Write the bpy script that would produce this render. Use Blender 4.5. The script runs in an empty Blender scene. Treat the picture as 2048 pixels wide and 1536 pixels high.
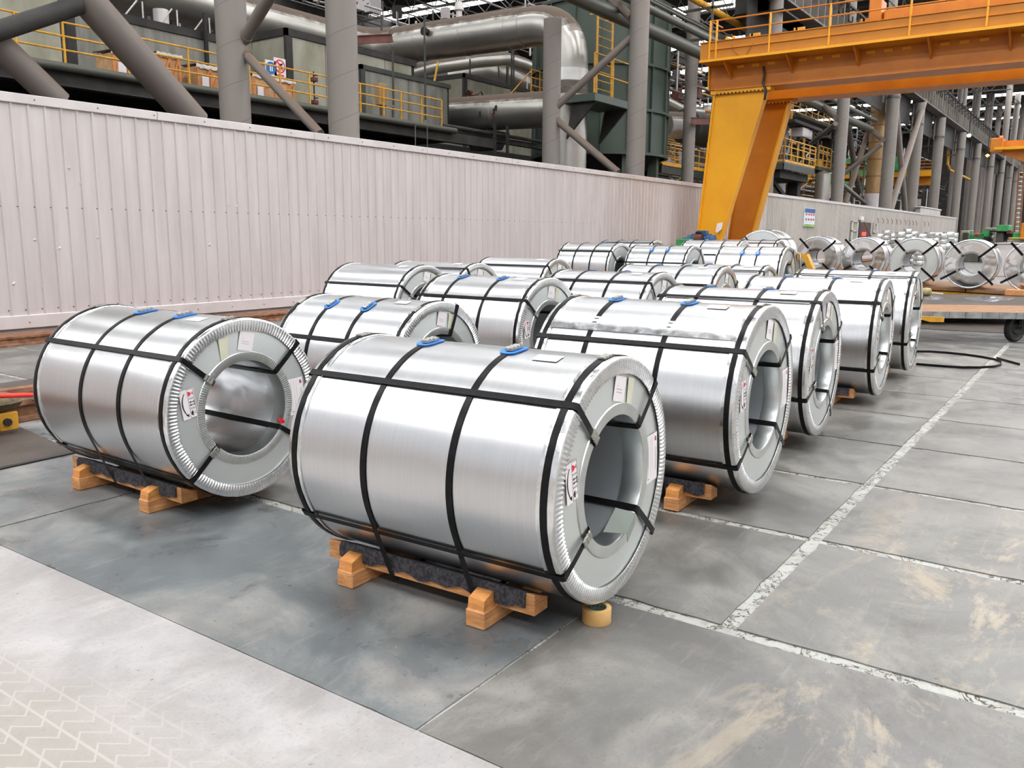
import bpy, math, random
from mathutils import Vector, Matrix
random.seed(7)
PI = math.pi
S = bpy.context.scene
COL = S.collection

# ---------------------------------------------------------------- camera, world, light, exposure
F_PX = 1692.2075
RM = Matrix(((0.57373088, 0.13879676, -0.80719783),
             (-0.81902047, 0.10467479, -0.56413532),
             (0.00619311, 0.9847734, 0.17373254)))
EYE = Vector((0, 0, 1.75))
cam = bpy.data.cameras.new('camera'); camo = bpy.data.objects.new('camera', cam); COL.objects.link(camo)
cam.sensor_width = 36.0; cam.lens = F_PX / 2048 * 36.0; cam.clip_end = 900; cam.clip_start = .05
camo.matrix_world = Matrix.Translation(EYE) @ RM.to_4x4()
S.camera = camo

world = bpy.data.worlds.new('world'); S.world = world; world.use_nodes = True
bg = world.node_tree.nodes['Background']
bg.inputs[0].default_value = (0.93, 0.95, 1.0, 1); bg.inputs[1].default_value = 0.8
S.view_settings.view_transform = 'Standard'; S.view_settings.look = 'None'
S.view_settings.exposure = 0.0; S.view_settings.gamma = 1.0
SKYLIGHT = 14.5
S.cycles.use_denoising = True
S.cycles.max_bounces = 6; S.cycles.diffuse_bounces = 3; S.cycles.glossy_bounces = 4
S.cycles.sample_clamp_indirect = 6.0
S.cycles.caustics_reflective = False; S.cycles.caustics_refractive = False

def at(px, py, X=None, Y=None, Z=None):
    """point of the photograph (2048 x 1536) on a world plane"""
    d = RM @ Vector((px - 1024, -(py - 768), -F_PX))
    if X is not None: t = (X - EYE.x) / d.x
    elif Y is not None: t = (Y - EYE.y) / d.y
    else: t = (Z - EYE.z) / d.z
    return EYE + d * t

# ---------------------------------------------------------------- materials
MATS = {}
def nodes(name):
    m = bpy.data.materials.new(name); m.use_nodes = True
    nt = m.node_tree; return m, nt, nt.nodes['Principled BSDF']
def col4(c): return (c[0], c[1], c[2], 1)
def ramp(nt, fac, stops):
    r = nt.nodes.new('ShaderNodeValToRGB')
    while len(r.color_ramp.elements) < len(stops): r.color_ramp.elements.new(0.5)
    for e, (p, c) in zip(r.color_ramp.elements, stops):
        e.position = p; e.color = col4(c) if not isinstance(c, (int, float)) else (c, c, c, 1)
    nt.links.new(fac, r.inputs[0]); return r.outputs[0]
def noise(nt, scale, detail=4, rough=.55, stretch=(1, 1, 1), coord='Object', dist=0, rot=None):
    tc = nt.nodes.new('ShaderNodeTexCoord'); mp = nt.nodes.new('ShaderNodeMapping')
    mp.inputs['Scale'].default_value = stretch
    if rot: mp.inputs['Rotation'].default_value = rot
    n = nt.nodes.new('ShaderNodeTexNoise'); n.inputs['Scale'].default_value = scale
    n.inputs['Detail'].default_value = detail; n.inputs['Roughness'].default_value = rough
    n.inputs['Distortion'].default_value = dist
    if coord == 'World':
        g = nt.nodes.new('ShaderNodeNewGeometry'); nt.links.new(g.outputs['Position'], mp.inputs[0])
    else: nt.links.new(tc.outputs[coord], mp.inputs[0])
    nt.links.new(mp.outputs[0], n.inputs['Vector']); return n.outputs['Fac']
def mix(nt, fac, a, b, mode='MIX'):
    x = nt.nodes.new('ShaderNodeMix'); x.data_type = 'RGBA'; x.blend_type = mode
    for i, v in ((0, fac), (6, a), (7, b)):
        if hasattr(v, 'links'): nt.links.new(v, x.inputs[i])
        elif i == 0: x.inputs[0].default_value = v
        else: x.inputs[i].default_value = col4(v)
    return x.outputs[2]
def bump(nt, b, h, strength, dist=.01):
    n = nt.nodes.new('ShaderNodeBump'); n.inputs['Strength'].default_value = strength
    n.inputs['Distance'].default_value = dist; nt.links.new(h, n.inputs['Height'])
    nt.links.new(n.outputs[0], b.inputs['Normal']); return n
def pm(name, c1, c2=None, rough=.6, metal=0., scale=4, bumps=0, stretch=(1, 1, 1), coord='Object', lo=.35, hi=.65, r2=None, spec=None):
    if name in MATS: return MATS[name]
    m, nt, b = nodes(name)
    b.inputs['Base Color'].default_value = col4(c1); b.inputs['Roughness'].default_value = rough
    b.inputs['Metallic'].default_value = metal
    if spec is not None: b.inputs['Specular IOR Level'].default_value = spec
    if c2 is not None:
        n = noise(nt, scale, stretch=stretch, coord=coord)
        nt.links.new(ramp(nt, n, [(lo, c1), (hi, c2)]), b.inputs['Base Color'])
        if r2 is not None: nt.links.new(ramp(nt, n, [(lo, rough), (hi, r2)]), b.inputs['Roughness'])
        if bumps: bump(nt, b, n, bumps)
    MATS[name] = m; return m
def emit(name, c, s):
    if name in MATS: return MATS[name]
    m, nt, b = nodes(name); b.inputs['Base Color'].default_value = (.02, .02, .02, 1)
    b.inputs['Emission Color'].default_value = col4(c); b.inputs['Emission Strength'].default_value = s
    MATS[name] = m; return m

def steel(name, base, rough, streak=.06, wavy=.25, metal=1.0):
    m, nt, b = nodes(name)
    b.inputs['Metallic'].default_value = metal
    fine = noise(nt, 5, 2, .5, (.5, 22, .5))               # rolling lines run round the barrel
    cloud = noise(nt, 2.2, 3, .5)
    c = mix(nt, ramp(nt, fine, [(.3, 0.), (.7, 1.)]), tuple(v * (1 - streak) for v in base), base)
    c = mix(nt, ramp(nt, cloud, [(.35, 0.), (.7, .35)]), c, tuple(v * .86 for v in base))
    nt.links.new(c, b.inputs['Base Color'])
    nt.links.new(ramp(nt, fine, [(.25, rough * .93), (.75, rough * 1.08)]), b.inputs['Roughness'])
    big = noise(nt, 3.0, 1.5, .4, (1, 1, 1), dist=.3)
    bump(nt, b, big, wavy, .02)
    MATS[name] = m; return m
STEEL = steel('galvanised_sheet', (.71, .71, .715), .30, .06, .10)
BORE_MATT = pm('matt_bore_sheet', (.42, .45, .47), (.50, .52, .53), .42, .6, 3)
STEEL_FACE = steel('galvanised_disc', (.76, .79, .77), .36, .05, .10, .72)
STEEL_BRIGHT = steel('bright_dented_sheet', (.86, .86, .86), .14, .05, .9)
STEEL_BORE = steel('bore_sheet', (.80, .81, .82), .24, .04, .9)
GREEN_BORE = steel('greenish_bore_sheet', (.50, .58, .54), .30, .04, .3)

def guard_mat():
    m, nt, b = nodes('edge_guard_steel'); b.inputs['Metallic'].default_value = 1
    n = noise(nt, 18, 5, .7); n2 = noise(nt, 3.1, 3, .6)
    c = ramp(nt, n, [(.3, (.70, .71, .71)), (.6, (.88, .88, .88))])
    mask = ramp(nt, n2, [(.62, 0.), (.72, .55)])
    nt.links.new(mix(nt, mask, c, (.55, .40, .28)), b.inputs['Base Color'])
    nt.links.new(ramp(nt, n, [(.3, .30), (.7, .16)]), b.inputs['Roughness'])
    bump(nt, b, n, .25, .004); return m
GUARD = guard_mat()
BORE_GUARD = pm('bore_guard_steel', (.62, .64, .63), (.74, .76, .75), .3, 1., 5, .05)
STRAP = pm('black_steel_strap', (.006, .006, .006), (.012, .011, .012), .33, 0, 20, 0, spec=.13)
SEAL = pm('zinc_seal', (.36, .35, .30), (.52, .51, .47), .32, .9, 60, .2)
BLUE = pm('blue_plastic', (.02, .16, .55), (.03, .24, .72), .4, 0, 30)
PAPER = pm('white_paper', (.78, .72, .73), (.84, .79, .79), .7, 0, 3)
TAPEY = pm('yellowed_tape', (.62, .60, .44), (.70, .69, .55), .5, 0, 9)
INK = pm('black_ink', (.012, .012, .012), None, .6)
GREYINK = pm('faded_print', (.42, .38, .42), None, .7)
REDINK = pm('red_ink', (.75, .02, .05), None, .6)
BLUEINK = pm('blue_ink', (.05, .07, .35), None, .6)
REDTAG = pm('red_plastic', (.8, .02, .03), (.6, .01, .02), .4, 0, 20)

def wood_mat(name, a, b_, c):
    m, nt, b = nodes(name)
    n = noise(nt, 9, 4, .6, (1, 1, 7), 'Object', .8); n1 = noise(nt, 3, 4, .6, (3, 3, 3))
    k = ramp(nt, n, [(.3, a), (.55, b_), (.75, c)])
    nt.links.new(mix(nt, ramp(nt, n1, [(.45, 0.), (.8, .5)]), k, tuple(v * .5 for v in a)), b.inputs['Base Color'])
    b.inputs['Roughness'].default_value = .65; bump(nt, b, n, .3, .004); MATS[name] = m; return m
WOOD = wood_mat('sawn_pine', (.50, .20, .065), (.68, .32, .12), (.82, .47, .21))
WOOD_END = wood_mat('pine_end_grain', (.54, .20, .05), (.70, .30, .08), (.80, .42, .16))
FELT = pm('dark_grey_felt', (.030, .028, .033), (.085, .08, .088), .95, 0, 55, 1., lo=.4, hi=.62)

def warm_light(nt, c):
    """warm light patches painted into the colour on the open side of the floor"""
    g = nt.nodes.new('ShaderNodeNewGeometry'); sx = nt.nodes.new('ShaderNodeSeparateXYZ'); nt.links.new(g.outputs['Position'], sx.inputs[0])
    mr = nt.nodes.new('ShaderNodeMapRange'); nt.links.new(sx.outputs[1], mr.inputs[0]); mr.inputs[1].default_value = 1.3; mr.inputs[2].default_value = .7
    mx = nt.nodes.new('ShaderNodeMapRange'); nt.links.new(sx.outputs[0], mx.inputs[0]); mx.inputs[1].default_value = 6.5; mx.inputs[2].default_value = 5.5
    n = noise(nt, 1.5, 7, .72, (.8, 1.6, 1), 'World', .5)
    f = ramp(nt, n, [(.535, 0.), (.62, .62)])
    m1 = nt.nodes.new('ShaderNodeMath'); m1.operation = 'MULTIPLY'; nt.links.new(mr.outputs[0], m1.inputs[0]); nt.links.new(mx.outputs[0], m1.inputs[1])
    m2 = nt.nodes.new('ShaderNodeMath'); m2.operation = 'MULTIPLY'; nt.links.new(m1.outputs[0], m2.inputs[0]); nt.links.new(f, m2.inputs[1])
    return mix(nt, m2.outputs[0], c, (.40, .325, .225))  # pools of warm light, mixed into the concrete colour
def concrete(name, c1, c2, c3, glossy, extra=None):
    m, nt, b = nodes(name)
    big = noise(nt, .9, 7, .68, coord='World', dist=.6)
    mid = noise(nt, 2.6, 5, .6, (1, 1, 1), 'World', .5)
    fine = noise(nt, 60, 3, .7, coord='World')
    c = ramp(nt, big, [(.41, c1), (.50, c2), (.59, c3)])
    c = mix(nt, ramp(nt, mid, [(.38, .6), (.60, 0.)]), c, tuple(v * .82 for v in c1))
    scr = noise(nt, 5, 5, .75, (.35, 3.2, 1), 'World', .2, (0, 0, .35))
    c = mix(nt, ramp(nt, scr, [(.57, 0.), (.70, .30)]), c, tuple(min(1, v * 1.3) for v in c3))
    c = mix(nt, ramp(nt, fine, [(.28, .5), (.44, 0.)]), c, tuple(v * .55 for v in c1))
    pit = noise(nt, 24, 2, .5, coord='World')
    c = mix(nt, ramp(nt, pit, [(.24, .6), (.27, 0.)]), c, tuple(v * .4 for v in c1))
    if extra: c = extra(nt, c)
    nt.links.new(c, b.inputs['Base Color'])
    nt.links.new(ramp(nt, mid, [(.38, glossy), (.62, .56)]), b.inputs['Roughness'])
    bump(nt, b, fine, .18, .002); MATS[name] = m; return m
CONC = concrete('worn_grey_concrete', (.118, .112, .102), (.172, .164, .150), (.235, .222, .20), .30, warm_light)
CONC_DARK = concrete('bluish_grey_concrete', (.115, .125, .128), (.18, .186, .184), (.275, .258, .24), .24)  # bluish grey slabs on the left
def treads(nt, c):
    g = nt.nodes.new('ShaderNodeNewGeometry'); sx = nt.nodes.new('ShaderNodeSeparateXYZ')
    nt.links.new(g.outputs['Position'], sx.inputs[0])
    def M(op, a, b=None, v=None):
        n = nt.nodes.new('ShaderNodeMath'); n.operation = op
        for i, q in enumerate((a, b)):
            if q is None: continue
            if hasattr(q, 'links'): nt.links.new(q, n.inputs[i])
            else: n.inputs[i].default_value = q
        return n.outputs[0]
    # zig-zag tyre blocks across a dusty track that runs along Y
    px = M('MULTIPLY', sx.outputs[0], 8.0); py = M('MULTIPLY', sx.outputs[1], 8.5)
    tri = M('PINGPONG', px, .5)
    ph = M('ADD', py, M('MULTIPLY', tri, 1.5)); fr = M('PINGPONG', ph, .5)
    groove = M('LESS_THAN', fr, .06)
    cells = M('LESS_THAN', M('PINGPONG', M('ADD', px, .25), .5), .045)
    lines = M('MAXIMUM', groove, cells)
    w = noise(nt, 1.1, 4, .6, coord='World', dist=.5)
    band = ramp(nt, sx.outputs[0], [(0, 0.), (1, 0.)])
    mr = nt.nodes.new('ShaderNodeMapRange'); nt.links.new(sx.outputs[0], mr.inputs[0])
    mr.inputs[1].default_value = 1.75; mr.inputs[2].default_value = 1.35
    patch = M('MULTIPLY', mr.outputs[0], ramp_val(nt, w, .44, .54))
    c = mix(nt, M('MULTIPLY', patch, .6), c, (.29, .255, .21))
    return mix(nt, M('MULTIPLY', M('MULTIPLY', patch, lines), .35), c, (.52, .49, .46))
def ramp_val(nt, v, lo, hi):
    mr = nt.nodes.new('ShaderNodeMapRange'); nt.links.new(v, mr.inputs[0])
    mr.inputs[1].default_value = lo; mr.inputs[2].default_value = hi; return mr.outputs[0]
CONC_LIGHT = concrete('pale_painted_concrete', (.31, .29, .275), (.37, .35, .335), (.42, .40, .39), .5, treads)
def joint_mat():
    m, nt, b = nodes('joint_filler'); n = noise(nt, 5.5, 5, .72, coord='World', dist=.7)
    n2 = noise(nt, 30, 4, .7, coord='World')
    c_ = (.38, .38, .345)
    c = ramp(nt, n, [(.30, (.28, .27, .24)), (.455, c_), (.472, (.06, .045, .035)), (.49, (.05, .04, .03)), (.505, c_), (.60, (.41, .41, .375)), (.68, (.24, .22, .19))])
    nt.links.new(mix(nt, ramp(nt, n2, [(.3, .5), (.5, 0.)]), c, (.22, .19, .16)), b.inputs['Base Color'])
    b.inputs['Roughness'].default_value = .7; bump(nt, b, n, .6, .006); return m
JOINT = joint_mat()
WALLP = pm('painted_corrugated_sheet', (.57, .515, .50), (.65, .595, .58), .42, .15, 1.3, 0, (3, 1, .3), 'World')
WALLCAP = pm('wall_cap_sheet', (.60, .555, .54), (.68, .63, .615), .4, .1, 2, 0, coord='World')
WALLOLD = pm('old_grey_sheet', (.44, .41, .375), (.54, .50, .465), .6, .1, .8, 0, (2, 1, .3), 'World')
RUST = pm('rusty_rail', (.16, .06, .03), (.30, .15, .08), .85, .1, 9, .5)
SCREW = pm('dark_screw', (.08, .04, .035), None, .6)

def dusty(name, base, dust, metal, rough, amt=.9, lo=.25, hi=.75, seam=0):
    """dust lies on what faces up"""
    m, nt, b = nodes(name)
    g = nt.nodes.new('ShaderNodeNewGeometry'); sx = nt.nodes.new('ShaderNodeSeparateXYZ')
    nt.links.new(g.outputs['True Normal'], sx.inputs[0])
    n = noise(nt, 1.6, 6, .65, coord='World'); n2 = noise(nt, .7, 3, .5, (1, 1, .2), 'World')
    ad = nt.nodes.new('ShaderNodeMath'); ad.operation = 'MULTIPLY_ADD'
    nt.links.new(n, ad.inputs[0]); ad.inputs[1].default_value = .55; nt.links.new(sx.outputs[2], ad.inputs[2])
    f = ramp(nt, ad.outputs[0], [(lo + .25, 0.), (hi + .2, amt)])
    c = ramp(nt, n2, [(.3, tuple(v * .8 for v in base)), (.7, base)])
    c = mix(nt, f, c, dust)
    if seam:
        g2 = nt.nodes.new('ShaderNodeTexCoord'); s2 = nt.nodes.new('ShaderNodeSeparateXYZ')
        nt.links.new(g2.outputs['Object'], s2.inputs[0])
        an = nt.nodes.new('ShaderNodeMath'); an.operation = 'ARCTAN2'
        nt.links.new(s2.outputs[0], an.inputs[0]); nt.links.new(s2.outputs[1], an.inputs[1])
        ma = nt.nodes.new('ShaderNodeMath'); ma.operation = 'MULTIPLY_ADD'
        nt.links.new(an.outputs[0], ma.inputs[0]); ma.inputs[1].default_value = .1592
        mz = nt.nodes.new('ShaderNodeMath'); mz.operation = 'MULTIPLY'; nt.links.new(s2.outputs[2], mz.inputs[0]); mz.inputs[1].default_value = seam
        nt.links.new(mz.outputs[0], ma.inputs[2])
        fr = nt.nodes.new('ShaderNodeMath'); fr.operation = 'FRACT'; nt.links.new(ma.outputs[0], fr.inputs[0])
        lt = nt.nodes.new('ShaderNodeMath'); lt.operation = 'LESS_THAN'; nt.links.new(fr.outputs[0], lt.inputs[0]); lt.inputs[1].default_value = .022
        mm = nt.nodes.new('ShaderNodeMath'); mm.operation = 'MULTIPLY'; nt.links.new(lt.outputs[0], mm.inputs[0]); mm.inputs[1].default_value = .5
        c = mix(nt, mm.outputs[0], c, (.10, .08, .075))
    nt.links.new(c, b.inputs['Base Color'])
    b.inputs['Metallic'].default_value = metal
    nt.links.new(ramp(nt, f, [(0, rough), (1, .85)]), b.inputs['Roughness'])
    if metal:
        inv = nt.nodes.new('ShaderNodeMath'); inv.operation = 'MULTIPLY_ADD'
        nt.links.new(f, inv.inputs[0]); inv.inputs[1].default_value = -metal; inv.inputs[2].default_value = metal
        nt.links.new(inv.outputs[0], b.inputs['Metallic'])
    MATS[name] = m; return m
COLM = dusty('grey_painted_tube', (.255, .225, .20), (.20, .14, .10), 0, .6, .6, seam=.95)
BRACE = dusty('dusty_brace_tube', (.19, .16, .14), (.16, .105, .07), 0, .6, .9)
DUCT = dusty('aluminium_clad_duct', (.52, .50, .455), (.125, .085, .058), .85, .34, .95, .36, .62)
DUCT2 = dusty('greenish_pipe', (.10, .105, .085), (.08, .065, .045), .3, .45, .6)
TANK = dusty('green_tank_paint', (.062, .085, .066), (.09, .085, .055), 0, .5, .5)
DARKST = pm('dark_steelwork', (.02, .018, .016), (.04, .036, .032), .7, .1, 1.5, coord='World')
GREYST = pm('grey_steelwork', (.085, .08, .07), (.14, .13, .115), .6, .1, 1.5, coord='World')
GREENST = pm('grey_green_steelwork', (.035, .04, .034), (.06, .064, .054), .6, .1, 1.5, coord='World')
BLACKV = pm('black_plate_and_void', (.012, .011, .011), (.025, .022, .02), .8, 0, 1.)  # black of real parts and of the blocks that fill dark voids
CREAM = pm('cream_cladding_panel', (.21, .20, .135), (.37, .355, .28), .6, 0, .9, 0, (1, 1, .5), 'World')
GREYCLAD = pm('stained_grey_cladding', (.15, .145, .12), (.28, .27, .235), .6, .1, 1.1, 0, (2, 2, .4), 'World')
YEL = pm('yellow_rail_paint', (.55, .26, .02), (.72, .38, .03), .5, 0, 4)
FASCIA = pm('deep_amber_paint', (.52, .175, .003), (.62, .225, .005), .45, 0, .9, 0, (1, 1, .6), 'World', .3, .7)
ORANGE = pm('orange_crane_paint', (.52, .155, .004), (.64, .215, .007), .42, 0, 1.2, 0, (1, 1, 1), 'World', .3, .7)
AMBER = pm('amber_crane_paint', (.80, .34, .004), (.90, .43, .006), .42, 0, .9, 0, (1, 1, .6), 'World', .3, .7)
REDLEAD = pm('red_lead_beam', (.10, .03, .02), (.16, .05, .035), .7, 0, 3)
CRATEW = pm('crate_plywood', (.48, .27, .13), (.62, .38, .20), .7, 0, 5)
SLATW = pm('crate_slat', (.55, .20, .06), (.66, .28, .10), .7, 0, 7)
CLOTH = pm('plastic_sheet', (.55, .52, .46), (.70, .68, .62), .5, 0, 8, .4)
GREENM = pm('green_machine_paint', (.03, .25, .07), (.06, .38, .11), .5, 0, 3)
BLUEM = pm('blue_motor_paint', (.02, .07, .17), (.03, .11, .24), .5, 0, 5)
RUSTCOL = pm('rust_stained_tube', (.30, .17, .06), (.42, .28, .14), .7, 0, 1.2, 0, (1, 1, .4), 'World')
ROOFM = pm('dark_roof_sheet', (.018, .018, .017), (.034, .032, .03), .8, 0, .6, coord='World')
UNSEEN_ENDWALL = pm('unseen_brown_end_wall', (.50, .41, .34), (.64, .55, .48), .7, 0, .15, 0, (1, 1, 1), 'World')
UNSEEN_SIDEWALL = pm('unseen_grey_side_wall', (.50, .50, .49), (.66, .66, .65), .7, 0, .15, 0, (1, 1, 1), 'World')
FLOORPL = pm('brown_floor_plate', (.05, .038, .030), (.088, .070, .057), .55, .1, 2.5, .1, coord='World')
RUBBER = pm('black_rubber', (.012, .012, .012), (.02, .02, .02), .5, 0, 9)
TAPE = pm('brown_tape', (.62, .36, .12), (.70, .43, .17), .35, 0, 5)
CORE = pm('grey_green_tape_core', (.16, .22, .17), (.22, .28, .22), .7, 0, 20)
PLANK = wood_mat('worn_deck_plank', (.24, .10, .03), (.34, .17, .07), (.29, .21, .15))
DECKG = pm('grey_worn_edge', (.20, .21, .20), (.34, .35, .34), .6, .2, 7, .5)
FILM = pm('plastic_film', (.05, .055, .06), (.30, .31, .31), .14, 0, 4, .8, (2, .5, 1), 'World', .5, .72)

# ---------------------------------------------------------------- mesh helpers
class MB:
    def __init__(s): s.v = []; s.f = []
    def add(s, vs, fs):
        o = len(s.v); s.v += [tuple(p) for p in vs]; s.f += [tuple(i + o for i in q) for q in fs]; return s
    def box(s, a, b):
        x0, x1 = sorted((a[0], b[0])); y0, y1 = sorted((a[1], b[1])); z0, z1 = sorted((a[2], b[2]))
        return s.add([(x0, y0, z0), (x1, y0, z0), (x1, y1, z0), (x0, y1, z0), (x0, y0, z1), (x1, y0, z1), (x1, y1, z1), (x0, y1, z1)],
                     [(0, 3, 2, 1), (4, 5, 6, 7), (0, 1, 5, 4), (1, 2, 6, 5), (2, 3, 7, 6), (3, 0, 4, 7)])
    def bbox(s, a, b, c=.006):
        """box with chamfered edges"""
        x0, x1 = sorted((a[0], b[0])); y0, y1 = sorted((a[1], b[1])); z0, z1 = sorted((a[2], b[2]))
        vs = []; idx = {}
        for i, x in enumerate((x0, x1)):
            for j, y in enumerate((y0, y1)):
                for k, z in enumerate((z0, z1)):
                    sx, sy, sz = (c if i == 0 else -c), (c if j == 0 else -c), (c if k == 0 else -c)
                    idx[i, j, k] = len(vs)
                    vs += [(x, y + sy, z + sz), (x + sx, y, z + sz), (x + sx, y + sy, z)]
        g = lambda i, j, k, m: idx[i, j, k] + m
        fs = []
        for i in (0, 1): fs.append([g(i, 0, 0, 0), g(i, 1, 0, 0), g(i, 1, 1, 0), g(i, 0, 1, 0)])
        for j in (0, 1): fs.append([g(0, j, 0, 1), g(1, j, 0, 1), g(1, j, 1, 1), g(0, j, 1, 1)])
        for k in (0, 1): fs.append([g(0, 0, k, 2), g(1, 0, k, 2), g(1, 1, k, 2), g(0, 1, k, 2)])
        for j in (0, 1):
            for k in (0, 1): fs.append([g(0, j, k, 1), g(1, j, k, 1), g(1, j, k, 2), g(0, j, k, 2)])
        for i in (0, 1):
            for k in (0, 1): fs.append([g(i, 0, k, 0), g(i, 1, k, 0), g(i, 1, k, 2), g(i, 0, k, 2)])
        for i in (0, 1):
            for j in (0, 1): fs.append([g(i, j, 0, 0), g(i, j, 1, 0), g(i, j, 1, 1), g(i, j, 0, 1)])
        for i in (0, 1):
            for j in (0, 1):
                for k in (0, 1): fs.append([g(i, j, k, 0), g(i, j, k, 1), g(i, j, k, 2)])
        return s.add(vs, fs)
    def tube(s, p, q, r, n=10, r2=None, caps=True):
        p, q = Vector(p), Vector(q); d = (q - p).normalized()
        u = d.orthogonal().normalized(); w = d.cross(u); r2 = r if r2 is None else r2
        vs = []
        for c, rr in ((p, r), (q, r2)):
            for i in range(n):
                a = 2 * PI * i / n; vs.append(c + (u * math.cos(a) + w * math.sin(a)) * rr)
        fs = [(i, (i + 1) % n, n + (i + 1) % n, n + i) for i in range(n)]
        if caps: fs += [tuple(range(n - 1, -1, -1)), tuple(range(n, 2 * n))]
        return s.add(vs, fs)
    def path(s, pts, r, n=10, caps=True):
        pts = [Vector(p) for p in pts]; vs = []; u = None
        for i, p in enumerate(pts):
            d = (pts[min(i + 1, len(pts) - 1)] - pts[max(i - 1, 0)]).normalized()
            if u is None: u = d.orthogonal().normalized()
            u = (u - d * u.dot(d)).normalized(); w = d.cross(u)
            rr = r[i] if isinstance(r, (list, tuple)) else r
            for k in range(n):
                a = 2 * PI * k / n; vs.append(p + (u * math.cos(a) + w * math.sin(a)) * rr)
        m = len(pts)
        fs = [(j * n + i, j * n + (i + 1) % n, (j + 1) * n + (i + 1) % n, (j + 1) * n + i) for j in range(m - 1) for i in range(n)]
        if caps: fs += [tuple(range(n - 1, -1, -1)), tuple(range((m - 1) * n, m * n))]
        return s.add(vs, fs)
    def bar(s, p, q, w, t, up=(0, 0, 1)):
        """rectangular bar p->q, width w sideways, t along up"""
        p, q = Vector(p), Vector(q); d = (q - p).normalized(); up = Vector(up)
        sd = d.cross(up)
        if sd.length < 1e-4: sd = d.orthogonal()
        sd.normalize(); u = sd.cross(d).normalized()
        vs = [c + sd * (a * w / 2) + u * (b * t / 2) for c in (p, q) for a, b in ((-1, -1), (1, -1), (1, 1), (-1, 1))]
        return s.add(vs, [(0, 1, 2, 3), (7, 6, 5, 4), (0, 4, 5, 1), (1, 5, 6, 2), (2, 6, 7, 3), (3, 7, 4, 0)])
    def prism(s, poly, off):
        """flat polygon (3-d points) extruded by a vector"""
        n = len(poly); o = Vector(off); poly = [Vector(p) for p in poly]
        vs = poly + [p + o for p in poly]
        return s.add(vs, [tuple(range(n))[::-1], tuple(range(n, 2 * n))] + [(i, (i + 1) % n, n + (i + 1) % n, n + i) for i in range(n)])
    def lathe(s, prof, n, centre=(0, 0, 0), mod=None, closed=False):
        """profile of (r, y) turned round the local Y axis; mod(i,k,r,y) may change a point"""
        vs = []; m = len(prof)
        for i in range(n):
            a = 2 * PI * i / n
            for k, (r, y) in enumerate(prof):
                if mod: r, y = mod(i, k, r, y)
                vs.append((centre[0] - r * math.cos(a), centre[1] + y, centre[2] + r * math.sin(a)))
        fs = []
        for i in range(n):
            j = (i + 1) % n
            for k in range(m if closed else m - 1):
                k2 = (k + 1) % m
                fs.append((i * m + k, j * m + k, j * m + k2, i * m + k2))
        return s.add(vs, fs)
    def zlathe(s, prof, n, c=(0, 0, 0), closed=False):
        vs = []; m = len(prof)
        for i in range(n):
            a = 2 * PI * i / n
            for r, z in prof: vs.append((c[0] + r * math.cos(a), c[1] + r * math.sin(a), c[2] + z))
        fs = [(i * m + k, ((i + 1) % n) * m + k, ((i + 1) % n) * m + (k + 1) % m, i * m + (k + 1) % m)
              for i in range(n) for k in range(m if closed else m - 1)]
        return s.add(vs, fs)

def link(name, mb, m, parent=None, smooth=False, loc=None, kind=None, label=None, rot=None):
    me = bpy.data.meshes.new(name)
    off = Vector((0, 0, 0))
    if loc is not None: off = Vector(loc)
    vs = mb.v if loc is None else [(v[0] - off.x, v[1] - off.y, v[2] - off.z) for v in mb.v]
    me.from_pydata(vs, [], mb.f); me.materials.append(m)
    if smooth: me.polygons.foreach_set('use_smooth', [True] * len(me.polygons))
    me.update()
    if smooth:
        try: me.set_sharp_from_angle(angle=math.radians(38))
        except Exception: pass
    o = bpy.data.objects.new(name, me); COL.objects.link(o)
    if parent is not None: o.parent = parent; o.location = off - (parent.get('_o') and Vector(parent['_o']) or Vector((0, 0, 0)))
    else: o.location = off
    if kind: o['kind'] = kind
    if label: o['label'] = label
    return o
def root(name, loc, label, cat, group=None, rz=0):
    o = bpy.data.objects.new(name, None); COL.objects.link(o); o.location = loc; o.rotation_euler = (0, 0, rz)
    o.empty_display_size = .1
    o['label'] = label; o['category'] = cat
    if group: o['group'] = group
    return o
class Thing:
    """an Empty at the base; parts are given in world coordinates and stored relative to it"""
    def __init__(s, name, loc, label, cat, group=None):
        s.loc = Vector(loc); s.o = root(name, loc, label, cat, group)
    def part(s, name, mb, m, smooth=False, kind=None, label=None, parent=None):
        me = bpy.data.meshes.new(name)
        me.from_pydata([(v[0] - s.loc.x, v[1] - s.loc.y, v[2] - s.loc.z) for v in mb.v], [], mb.f); me.materials.append(m)
        if smooth: me.polygons.foreach_set('use_smooth', [True] * len(me.polygons)); me.set_sharp_from_angle(angle=math.radians(38))
        o = bpy.data.objects.new(name, me); COL.objects.link(o); o.parent = parent or s.o
        if kind: o['kind'] = kind
        if label: o['label'] = label
        return o
def sub(name, mesh, parent, loc=(0, 0, 0), rot=(0, 0, 0)):
    o = bpy.data.objects.new(name, mesh); COL.objects.link(o); o.parent = parent; o.location = loc; o.rotation_euler = rot; return o
def tag(o, label, cat, group=None):
    o['label'] = label; o['category'] = cat
    if group: o['group'] = group
    return o

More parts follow.
